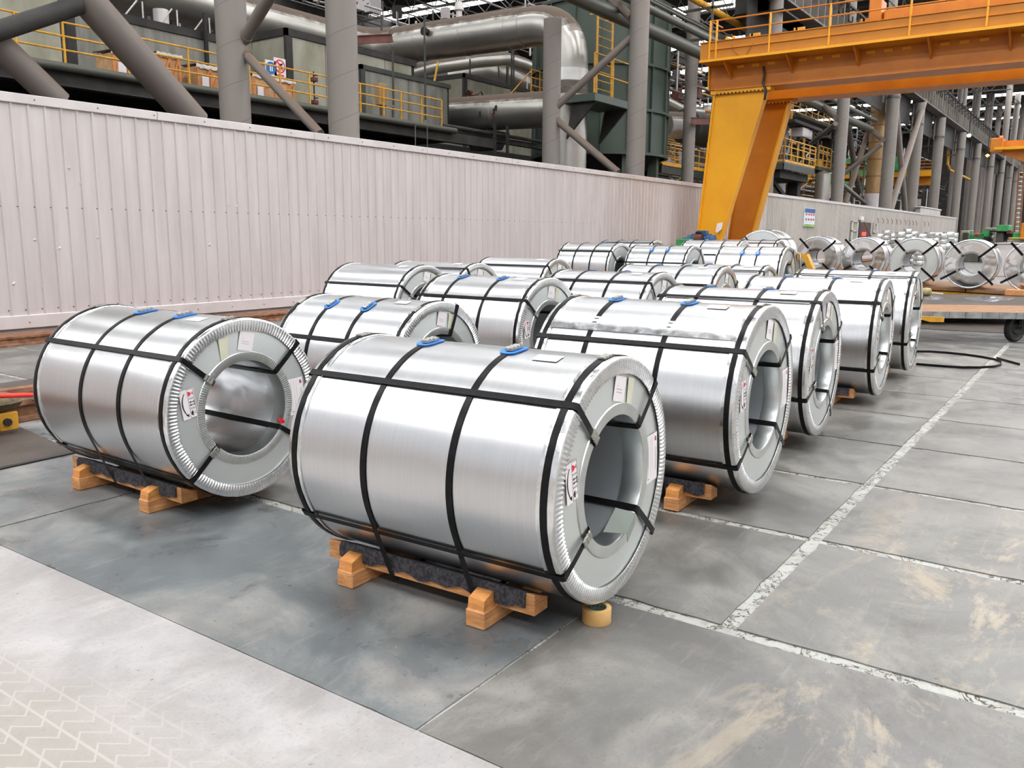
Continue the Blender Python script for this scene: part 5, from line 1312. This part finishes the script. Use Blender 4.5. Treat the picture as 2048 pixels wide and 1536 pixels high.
for v in (.63, .36):
    for u in (.10, .33, .56, .78):
        mb = MB()
        for q_ in range(3): mb.box((lo[0] + u * W_, yv - .012, lo[2] + (v + q_ * .035) * H), (lo[0] + (u + .15) * W_, yv - .008, lo[2] + (v + q_ * .035 + .018) * H))
        mb.box((lo[0] + (u + .06) * W_, yv - .012, lo[2] + (v - .015) * H), (lo[0] + (u + .09) * W_, yv - .008, lo[2] + (v + .10) * H)); t.part('red_lettering', mb, REDINK)
t = Thing('door_panel', a(1728, 480, Y=15.2), 'dark red door opening with a glowing red display', 'door'); 
lo, hi = wallbox(1718, 444, 1738, 486); t.part('door', MB().bbox(lo, hi, .01), pm('dark_red_paint', (.045, .012, .015), (.07, .02, .02), .6, 0, 1))
l2, h2 = wallbox(1722, 464, 1729, 472, .1); t.part('red_display', MB().box(l2, h2), emit('display_glow', (1, .06, .03), 1.6))
l2, h2 = wallbox(1718, 433, 1722, 441, .2); t.part('lamp_box', MB().bbox(l2, h2, .02), PAPER)
t.part('pole', MB().tube(a(1728, 444, Y=15), a(1742, 472, Y=14.6), .04, 6), RUST)
for k, (x0_, x1_, y0_, y1_) in enumerate(((1702, 1711, 442, 482), (1746, 1751, 446, 466))):
    lo, hi = wallbox(x0_, y0_, x1_, y1_, .12); fr = MB()
    o = link('window_%d' % (30 + k), MB().box((lo[0], lo[1] + .08, lo[2]), (hi[0], hi[1], hi[2])), pm('pale_green_glass', (.30, .36, .24), (.40, .45, .34), .2, 0, 2), kind='structure')
    for (u0, u1, v0, v1) in ((0, 1, .0, .04), (0, 1, .96, 1), (0, .14, 0, 1), (.86, 1, 0, 1), (0, 1, .48, .53)):
        fr.box((lo[0] + u0 * (hi[0] - lo[0]), lo[1], lo[2] + v0 * (hi[2] - lo[2])), (lo[0] + u1 * (hi[0] - lo[0]), lo[1] + .1, lo[2] + v1 * (hi[2] - lo[2])))
    link('window_frame', fr, WALLCAP, o)
ords = ['first', 'second', 'third', 'fourth', 'fifth', 'sixth', 'seventh', 'eighth', 'ninth', 'tenth', 'eleventh', 'twelfth']
for k, px in enumerate((1754, 1764, 1773, 1782, 1791, 1799, 1809, 1817, 1824, 1831, 1847, 1855)):
    p = a(px, 443 + k * .6, Y=YW - .03)
    t = Thing('wall_hook', p, 'rusty hook on the far grey wall, %s from the left' % ords[k], 'hook', 'hooks on the far grey wall')
    t.part('hook', MB().path([p + Vector((0, 0, .3)), p + Vector((0, -.1, .15)), p + Vector((0.02, -.12, -.05)), p + Vector((-.16, -.1, -.14))], .022, 5), RUST)
# hut corner and parapet at the end of the wall
t = Thing('concrete_parapet', a(1850, 408, Y=15), 'pale concrete ledge standing on the far wall', 'ledge'); A_, B_ = a(1842, 420, Y=15.4), a(1881, 430, Y=15.4)
t.part('ledge', MB().bbox((A_.x, 15.42, 4.04), (B_.x, 15.9, 4.55), .05), WALLOLD); t.part('coping', MB().bbox((A_.x - .3, 15.38, 4.55), (B_.x + .3, 15.94, 4.7), .03), WALLOLD)
# stacks of narrow strip coils
SLIT = steel('slit_coil_steel', (.86, .88, .87), .22, .3, .6)
k = 0
for (px, ytop, n_, w_) in ((1757, 468, 4, 14), (1772, 461, 5, 14), (1785, 467, 5, 20), (1800, 464, 4, 16), (1815, 458, 6, 16), (1826, 463, 4, 16), (1842, 468, 4, 18), (1858, 465, 5, 20), (1874, 465, 5, 18), (1886, 467, 6, 14), (1897, 464, 8, 20), (1909, 466, 7, 14)):
    p = a(px, ytop, X=58 + (k % 3) * 2.2); zt = p.z; hh = .30; r0 = w_ * .5 * 50 / 1692 * 1.25
    m_ = max(2, int(zt / hh)); hh = zt / m_
    for j in range(m_):
        rr = r0 * random.uniform(.92, 1.06)
        t = Thing('strip_coil', (p.x, p.y, j * hh), 'narrow strip coil, %s far stack from the left, %s from the floor' % (ords[k], ords[j]), 'strip coil', 'narrow strip coils stacked before the far wall')
        t.part('strip', MB().zlathe([(rr * .55, j * hh + .001), (rr * .97, j * hh + .001), (rr, j * hh + .04), (rr, (j + .86) * hh), (rr * .9, (j + 1) * hh - .001), (rr * .55, (j + 1) * hh - .001)], 20, (p.x + random.uniform(-.06, .06), p.y, 0), True), SLIT, True)
    k += 1
# green process machines at the right
def machine(label, items, cat='machine'):
    first = items[0]; t = Thing('green_machine', a((first[1] + first[3]) / 2, first[4], X=first[5]), label, cat)
    for nm, x0_, y0_, x1_, y1_, X, dx, m in items:
        A_, B_ = a(x0_, y0_, X=X), a(x1_, y1_, X=X); t.part(nm, MB().bbox((X, B_.y, B_.z), (X + dx, A_.y, A_.z), .04), m)
    y0 = min(a(i[3], i[4], X=i[5]).y for i in items); y1 = max(a(i[1], i[2], X=i[5]).y for i in items)
    t.part('plinth', MB().bbox((70, y0, 0), (73, y1, min(a(i[3], i[4], X=i[5]).z for i in items) + .02), .03), GREYST)
    return t
machine('green roller machine with motors left of the tall green press', [('bed', 1920, 472, 1966, 490, 72, 2, GREENM), ('gearbox', 1921, 461, 1934, 484, 71, 1.5, CREAM), ('roller', 1935, 466, 1965, 473, 72, 1, GREENM), ('red_drum', 1948, 466, 1955, 471, 71, .8, REDINK), ('motor', 1926, 465, 1934, 480, 70.5, .8, DARKST), ('cap', 1938, 460, 1944, 464, 72, 1, CREAM)])
machine('rounded green housing beside the grey pillar', [('housing', 1968, 458, 1979, 474, 71, 2, GREENM), ('head', 1971, 455, 1986, 461, 71, 2, CREAM), ('base', 1967, 474, 1980, 490, 71, 2, DARKST), ('panel', 1983, 470, 1988, 477, 70, .5, CREAM), ('leg', 1979, 466, 1983, 480, 71, 1, GREYST)])
machine('tall green press head on a grey pillar', [('head', 1994, 450, 2017, 463, 70, 2.4, GREENM), ('beam', 1978, 461, 2020, 464, 70, 2, BLACKV), ('pillar', 1993, 464, 2005, 485, 70.3, 1.6, GREYST), ('body', 2005, 464, 2026, 482, 71, 2, DARKST), ('mechanism', 2013, 460, 2022, 468, 70, 1, REDLEAD)])
machine('green machine with a yellow rail at the right edge', [('body', 2026, 465, 2060, 482, 66, 2, GREENM), ('yellow_rail', 2016, 475, 2060, 478, 65, .3, YEL), ('orange_post', 2043, 446, 2060, 480, 65.5, .6, ORANGE), ('bed', 2014, 479, 2060, 488, 66, 3, CREAM)])
t = Thing('access_ladder', a(2035, 470, X=68), 'tall thin ladder and stair frame at the right edge', 'ladder')
for px in (2031, 2041): p0, p1 = a(px - 2, 470, X=68), a(px + 8, 330, X=68); t.part('side_rail', MB().tube(p0, p1, .06, 6), RUST)
for k_ in range(14):
    y_ = 462 - k_ * 9; A_, B_ = a(2029 + k_ * .6, y_, X=68), a(2041 + k_ * .6, y_, X=68); t.part('rung', MB().tube(A_, B_, .04, 5), WALLCAP)
# white steel bundle on the low deck behind the end-on coils
t = Thing('sheet_bundle', a(1900, 500, X=33), 'stack of white wrapped sheets behind the end-on coils', 'sheet stack')
A_, B_ = a(1990, 487, X=33), a(2070, 520, X=33); t.part('stack', MB().bbox((33, B_.y, .45), (36, A_.y, A_.z), .03), WALLCAP); t.part('cover_sheet', MB().box((32.95, B_.y, A_.z), (36.05, A_.y, A_.z + .02)), PAPER)

# blue motors and pipes by the crane foot
t = Thing('travel_motor', a(1400, 487, X=31), 'dark blue travel motor at the foot of the crane leg', 'motor')
c = a(1402, 481, X=31.2)
t.part('body', MB().tube(c + Vector((0, -.55, 0)), c + Vector((0, .5, 0)), .22, 18), BLUEM, True); t.part('terminal_box', MB().bbox(c + Vector((-.15, -.25, .18)), c + Vector((.15, .12, .38)), .02), BLUEM)
for k_ in range(7): t.part('cooling_fin', MB().tube(c + Vector((0, -.4 + k_ * .12, 0)), c + Vector((0, -.37 + k_ * .12, 0)), .26, 18), BLUEM)
t.part('shaft_end', MB().tube(c + Vector((0, .5, 0)), c + Vector((0, .75, 0)), .12, 12), BLUEM); t.part('foot', MB().bbox((c.x - .25, c.y - .5, .3), (c.x + .25, c.y + .5, c.z - .15), .02), BLUEM)
t = Thing('travel_motor', a(1368, 487, X=31), 'green gearbox and coupling left of the blue motor', 'motor'); c = a(1368, 484, X=31)
t.part('gearbox', MB().bbox((c.x - .2, c.y - .5, .3), (c.x + .2, c.y + .25, c.z + .12), .03), GREENM); t.part('coupling', MB().tube(c + Vector((0, -.45, .1)), c + Vector((0, -.75, .1)), .2, 14), REDLEAD, True)
t.part('brake', MB().path([c + Vector((0, -.4, .1)), c + Vector((0, -.5, .38)), c + Vector((0, -.7, .36)), c + Vector((0, -.8, .1))], .04, 6), BLACKV)

# yellow coil tongs standing beside the bright coil
XT = 19.9
t = Thing('coil_tongs', (XT, 5.3, .3), 'yellow coil lifting tongs standing by the end-on coils', 'lifting tongs')
def qq(px, py): return a(px, py, X=XT)
t.part('cross_head', MB().prism([qq(1556, 513), qq(1564, 508), qq(1612, 507), qq(1605, 516), qq(1570, 518)], (.35, 0, 0)), YEL)
t.part('jaw', MB().prism([qq(1557, 514), qq(1575, 516), qq(1580, 536), qq(1584, 548), qq(1576, 545), qq(1566, 530)], (.22, 0, 0)), YEL)
t.part('jaw', MB().prism([qq(1604, 515), qq(1613, 508), qq(1626, 538), qq(1618, 541)], (.22, 0, 0)), YEL)
t.part('link_bar', MB().bar(qq(1580, 512), qq(1573, 540), .03, .05).bar(qq(1592, 510), qq(1588, 548), .03, .05), INK)
t.part('hose', MB().path([qq(1575, 530), qq(1574, 515), qq(1584, 508), qq(1592, 512), qq(1590, 502), qq(1600, 508), qq(1602, 538)], .018, 6), SEAL, True)
t.part('stand', MB().bbox((XT, 4.6, 0), (XT + .3, 5.9, .62), .02), YEL); t.part('grip_plate', MB().prism([qq(1578, 548), qq(1584, 536), qq(1596, 520), qq(1600, 545), qq(1596, 552)], (.1, 0, 0)), DECKG)

# ================================================================ LOW DECKS, CARTS AND FLOOR CLUTTER
t = Thing('coil_deck', (24, 4, 0), 'low timber-topped deck carrying the end-on coils', 'deck')
for k_ in range(8):
    y0_ = -3.2 + k_ * 1.55; fx = lambda y: 24.62 + .476 * (y - 2.92)
    t.part('plank', MB().prism([(fx(y0_), y0_, .37), (fx(y0_) + 3.2, y0_, .37), (fx(y0_ + 1.52) + 3.2, y0_ + 1.52, .37), (fx(y0_ + 1.52), y0_ + 1.52, .37)], (0, 0, .08)), PLANK)
for n_, X_, Y_, z_, R__, L_, l_ in FD:
    t.part('saddle', MB().bbox((X_ + .1, Y_ - .25, .45), (X_ + L_ - .1, Y_ + .25, z_ + .01), .004), WOOD)
for dx in (.12, 2.9): t.part('frame_beam', MB().bar((fx(-3.2) + dx, -3.2, .23), (fx(9.2) + dx, 9.2, .23), .12, .22), YEL)
for y_ in (-2, 1, 4, 7): t.part('foot', MB().box((fx(y_) + .3, y_, 0), (fx(y_) + 2.7, y_ + .3, .36)), BLACKV)
t = Thing('coil_deck', (19, 8, 0), 'timber bearers deck under the pale coils by the wall', 'deck')
for (x_, y_, h_) in ((18.072, 9.493, .24), (18.453, 7.793, .2), (20.238, 9.598, .3), (18.942, 5.808, .2), (20.4, 7.35, .32), (21.9, 6.95, .33)):
    for dy in (.39, 1.18): t.part('bearer', MB().bbox((x_ - .6, y_ + dy - .03, 0), (x_ + .6, y_ + dy + .16, h_), .01), WOOD)
t = Thing('block', a(2028, 588, Z=.45), 'split pine block on the dark deck at the right edge', 'timber block'); p = a(2034, 590, Z=.42)
t.part('block', MB().bbox((p.x - .1, p.y - .35, .40), (p.x + .12, p.y + .25, .55), .015), WOOD)
t.part('nail', MB().tube((p.x, p.y, .55), (p.x, p.y, .57), .008, 6), SEAL)
dk = Thing('transfer_car', (21, 2.2, 0), 'dark steel transfer car with plastic film lying on it', 'car')
A_, B_, C_2, D_ = a(1800, 609, Z=.40), a(2060, 612, Z=.40), a(2060, 592, Z=.40), a(1800, 587, Z=.40)
dk.part('deck', MB().prism([A_, B_, C_2, D_], (0, 0, -.07)), FLOORPL)
dk.part('edge_beam', MB().bar(A_ - Vector((0, 0, .09)), B_ - Vector((0, 0, .09)), .08, .1), BLACKV)
dk.part('skirt', MB().bar(D_ - Vector((0, 0, .2)), C_2 - Vector((0, 0, .2)), .1, .3), BLACKV)
def film(label, pts, z, seed):
    rr = random.Random(seed); t = Thing('plastic_film', a(pts[0][0], pts[0][1], Z=z), label, 'plastic film'); mb = MB()
    P2 = [a(px, py, Z=z) for px, py in pts]; c = sum(P2, Vector()) / len(P2); rings = 5
    for j in range(rings + 1):
        for i, p in enumerate(P2):
            q_ = c.lerp(p, j / rings); mb.v.append((q_.x, q_.y, z + .003 + (rr.random() * .035 if 0 < j < rings else .0)))
    n = len(P2)
    for j in range(rings):
        for i in range(n): mb.f.append((j * n + i, j * n + (i + 1) % n, (j + 1) * n + (i + 1) % n, (j + 1) * n + i))
    t.part('film', mb, FILM, True); return t
film('crumpled clear film heap on the dark transfer car', [(1925, 597), (1950, 593), (1985, 594), (2015, 593), (2040, 596), (2020, 601), (1980, 604), (1945, 602)], .40, 1)
film('thin flat film on the dark car beside the last near coil', [(1842, 594), (1860, 593), (1880, 595), (1895, 597), (1875, 600), (1850, 599)], .40, 2)
t = Thing('mallet', a(1853, 585, Z=.45), 'mallet with a fat yellowish head lying on the dark car', 'mallet')
p = a(1853, 588, Z=.45); q_ = a(1886, 589, Z=.45)
t.part('head', MB().path([p + Vector((0, .10, .05)), p + Vector((0, .08, .05)), p + Vector((0, 0, .05)), p - Vector((0, .08, -.05)), p - Vector((0, .10, -.05))], [.05, .085, .10, .085, .05], 14), pm('worn_rubber', (.32, .26, .11), (.42, .36, .18), .6, 0, 20), True)
t.part('handle', MB().tube(p + Vector((0, -.08, .03)), q_ + Vector((0, 0, .015)), .014, 8), WALLCAP, True)
# worn flatbed trolley on castors
ct = Thing('flatbed_trolley', (16.3, 1.8, 0), 'worn flatbed trolley with timber top and one black castor', 'trolley')
zc = .52
A_, B_, C_2, D_ = a(1800, 622, Z=zc), a(2100, 626, Z=zc), a(2100, 612, Z=zc), a(1800, 608, Z=zc)
for k_ in range(4):
    u0, u1 = k_ / 4 + .006, (k_ + 1) / 4 - .006
    L0, L1, R0, R1 = A_.lerp(D_, u0), A_.lerp(D_, u1), B_.lerp(C_2, u0), B_.lerp(C_2, u1)
    ct.part('plank', MB().prism([L0, R0, R1, L1], (0, 0, -.03)), PLANK)
dn = (B_ - A_).normalized()
for k_ in range(9):
    u0, u1 = k_ / 9 + .001, (k_ + 1) / 9 - .002; j = random.uniform(-.006, .006)
    ct.part('edge_plate', MB().bar(A_.lerp(B_, u0) + Vector((-.02 + j, 0, -.055)), A_.lerp(B_, u1) + Vector((-.02 + j, 0, -.055)), .02, .105), DECKG)
ct.part('under_frame', MB().bar(A_.lerp(B_, .02) + Vector((.35, 0, -.09)), B_ + Vector((.35, 0, -.09)), .12, .1).bar(D_ + Vector((-.2, 0, -.09)), C_2 + Vector((-.2, 0, -.09)), .12, .1), DARKST)
pk = a(1874, 640, Z=.40); ct.part('tow_eye', MB().prism([pk + Vector((0, .5, .05)), pk + Vector((0, -.1, .05)), pk + Vector((0, -.1, -.03)), pk + Vector((0, .1, -.04))], (.05, 0, 0)), YEL)
w = a(2021, 660, Z=.22); wx, wy = 16.75, 1.22
wo = ct.part('castor_wheel', MB().lathe([(0, -.05), (.10, -.05), (.12, -.03), (.17, -.03), (.20, -.055), (.225, -.05), (.235, -.03), (.235, .03), (.225, .05), (.20, .055), (0, .055)], 40, (0, 0, 0)), RUBBER, True)
wo.location = Vector((wx, wy, .235)) - ct.loc; 
for v in wo.data.vertices: v.co += ct.loc
wo.rotation_euler = (0, 0, math.radians(-28))
ct.part('castor_fork', MB().prism([(wx - .02, wy + .09, .235), (wx + .14, wy + .07, .45), (wx - .12, wy + .09, .45)], (.01, .012, 0)).prism([(wx - .02, wy - .10, .235), (wx + .14, wy - .10, .45), (wx - .12, wy - .10, .45)], (.01, .012, 0)).box((wx - .14, wy - .13, .42), (wx + .16, wy + .13, .46)), BLACKV)
ct.part('axle', MB().tube((wx - .04, wy - .12, .235), (wx + .04, wy + .12, .235), .022, 10), DARKST)
# floor rails of the car track
for k_, (p, q_) in enumerate((((1820, 657), (2100, 671)), ((1820, 638), (2100, 648)))):
    A_, B_ = a(p[0], p[1], Z=0), a(q_[0], q_[1], Z=0)
    link('trim_%d' % (2 + k_), MB().bar(A_ + Vector((0, 0, .004)), B_ + Vector((0, 0, .004)), .07, .008), RUBBER, kind='structure')
A_, B_, C_2, D_ = a(1820, 656.5, Z=0), a(2100, 670, Z=0), a(2100, 649, Z=0), a(1820, 639, Z=0)
link('trim_4', MB().prism([A_, B_, C_2, D_], (0, 0, .003)), FLOORPL, kind='structure')

# loose strap loop on the floor
pts = [(1832, 703), (1860, 703), (1890, 705), (1930, 709), (1965, 714), (1990, 719), (2003, 724), (2003, 729), (1990, 733), (1960, 735), (1925, 735), (1880, 732), (1832, 728)]
P2 = [a(px, py, Z=.018) for px, py in pts]
t = Thing('loose_strap', P2[0], 'loose black strap lying in a loop on the floor', 'strap')
t.part('band', ribbon(P2, (0, 0, 1), .034, .0016, False), STRAP, True)
P3 = [a(px, py, Z=.018) for px, py in ((1993, 716), (2015, 722), (2040, 729))]
t.part('band_end', ribbon(P3, (0, 0, 1), .034, .0016, False), STRAP, True)
# roll of tape at the foot of the closest coil
p = a(1193, 1242, Z=0)
t = Thing('tape_roll', p, 'roll of brown packing tape standing on the floor by the closest coil', 'tape roll')
t.part('tape', MB().zlathe([(.047, .001), (.066, .001), (.067, .003), (.067, .069), (.066, .071), (.047, .071)], 48, p, True), TAPE, True)
t.part('core', MB().zlathe([(.043, .0015), (.047, .0015), (.047, .0705), (.043, .0705)], 48, p, True), CORE, True)
mb = MB()
for k_ in range(14):
    an = 2 * PI * k_ / 14; mb.tube((p.x + .0431 * math.cos(an), p.y + .0431 * math.sin(an), .055), (p.x + .0424 * math.cos(an), p.y + .0424 * math.sin(an), .055), .005, 8)
t.part('core_print', mb, pm('dark_green_print', (.03, .09, .05), None, .7), label='dark green marks printed round the core')
# metal offcut and red tag
yaw = math.radians(1.715)
t = Thing('sheet_offcut', (3.5, 1.78, .42), 'bent square of sheet metal sitting in the closest coil bore', 'offcut')
c = [a(1206, 1064, Y=1.742), a(1231, 1015, Y=1.742), a(1271, 1026, Y=1.73), a(1254, 1067, Y=1.71)]
t.part('sheet', MB().prism(c, (0, .003, 0)), GREEN_BORE); t.part('folded_lip', MB().prism([c[3], c[3] + Vector((.01, 0, -.045)), c[2] + Vector((.0, 0, -.05)), c[2]], (0, .003, 0)), GREEN_BORE)
t = Thing('red_tag', a(563, 843, Y=4.36), 'small red plastic tag tucked under the strap in the leftmost coil', 'tag')
t.part('tag', MB().prism([a(px, py, Y=4.36) for px, py in ((555, 838), (561, 836), (568, 839), (570, 844), (566, 847), (560, 846))], (0, .006, 0)), REDTAG); t.part('tip', MB().prism([a(px, py, Y=4.355) for px, py in ((566, 841), (569, 842), (568, 845))], (0, .004, 0)), REDTAG)

# corner of the pit at the left: brown plate, rusty rails, red pipe, jack
pl_ = [(3.42, 6.66), (-3.9, 6.30), (-3.9, 8.1), (3.6, 8.1)]
link('trim_5', MB().prism([(x, y, .0) for x, y in pl_], (0, 0, .006)), FLOORPL, kind='structure')
link('trim_6', MB().bar((3.44, 6.66, .006), (-3.9, 6.30, .006), .045, .012), RUBBER, kind='structure')
link('trim_8', MB().prism([(-3.9, 9.4, 0), (6.0, 8.9, 0), (6.4, 10.6, 0), (-3.9, 9.9, 0)], (0, 0, .006)), FLOORPL, kind='structure')
t = Thing('rusty_rail_frame', (3.7, 8.4, 0), 'rusty steel rails lying behind the leftmost coil', 'rail frame')
for (p, q_, w_, h_) in (((0.0, 7.95), (4.6, 8.32), .14, .17), ((0.0, 8.75), (5.6, 8.95), .14, .17)):
    A_, B_ = Vector((p[0], p[1], .006)), Vector((q_[0], q_[1], .006))
    t.part('rail', MB().bar(A_ + Vector((0, 0, .02)), B_ + Vector((0, 0, .02)), w_ * 1.5, .04).bar(A_ + Vector((0, 0, .09)), B_ + Vector((0, 0, .09)), .04, .14).bar(A_ + Vector((0, 0, .17)), B_ + Vector((0, 0, .17)), w_, .05), RUST)
t.part('tie_bar', MB().bar((3.55, 8.75, .21), (3.95, 8.0, .21), .06, .03), DECKG)
t = Thing('red_pipe', a(-40, 794, Z=.3), 'bright red pipe at the left edge, behind the leftmost coil', 'pipe')
t.part('tube', MB().tube(a(-140, 796, Y=7.6), a(90, 789, Y=7.6), .021, 14), pm('bright_red_paint', (.85, .02, .015), (.9, .05, .03), .35, 0, 3), True)
t.part('stand', MB().tube(a(-100, 795, Y=7.6), (a(-100, 795, Y=7.6).x, 7.6, 0), .02, 8), DARKST)
p = a(14, 868, Z=0)
t = Thing('rail_stopper', p, 'stony rail stopper with a yellow plate at the left edge', 'rail stopper')
mb = MB(); rr = random.Random(4)
n1, n2 = 10, 6
for j in range(n2 + 1):
    for i in range(n1):
        th_, ph_ = 2 * PI * i / n1, PI * j / n2; k_ = 1 + rr.uniform(-.1, .1)
        mb.v.append((p.x - .05 + .24 * k_ * math.cos(th_) * math.sin(ph_), p.y + .10 + .16 * k_ * math.sin(th_) * math.sin(ph_), .27 + .10 * k_ * math.cos(ph_)))
for j in range(n2):
    for i in range(n1): mb.f.append((j * n1 + i, j * n1 + (i + 1) % n1, (j + 1) * n1 + (i + 1) % n1, (j + 1) * n1 + i))
t.part('lump', mb, pm('dirty_rag', (.08, .055, .03), (.17, .13, .075), .9, 0, 15, .8), True)
t.part('yellow_plate', MB().bbox((p.x - .06, p.y - .02, .03), (p.x + .10, p.y + .03, .19), .008), YEL); t.part('bolt', MB().tube((p.x - .0, p.y - .05, .11), (p.x, p.y, .11), .035, 8), BLACKV)
t.part('body', MB().bbox((p.x - .45, p.y - .05, .0), (p.x - .08, p.y + .2, .20), .02), DARKST)

print('objects', len(bpy.data.objects), 'tris', sum(len(o.data.polygons) for o in bpy.data.objects if o.type == 'MESH') * 2)
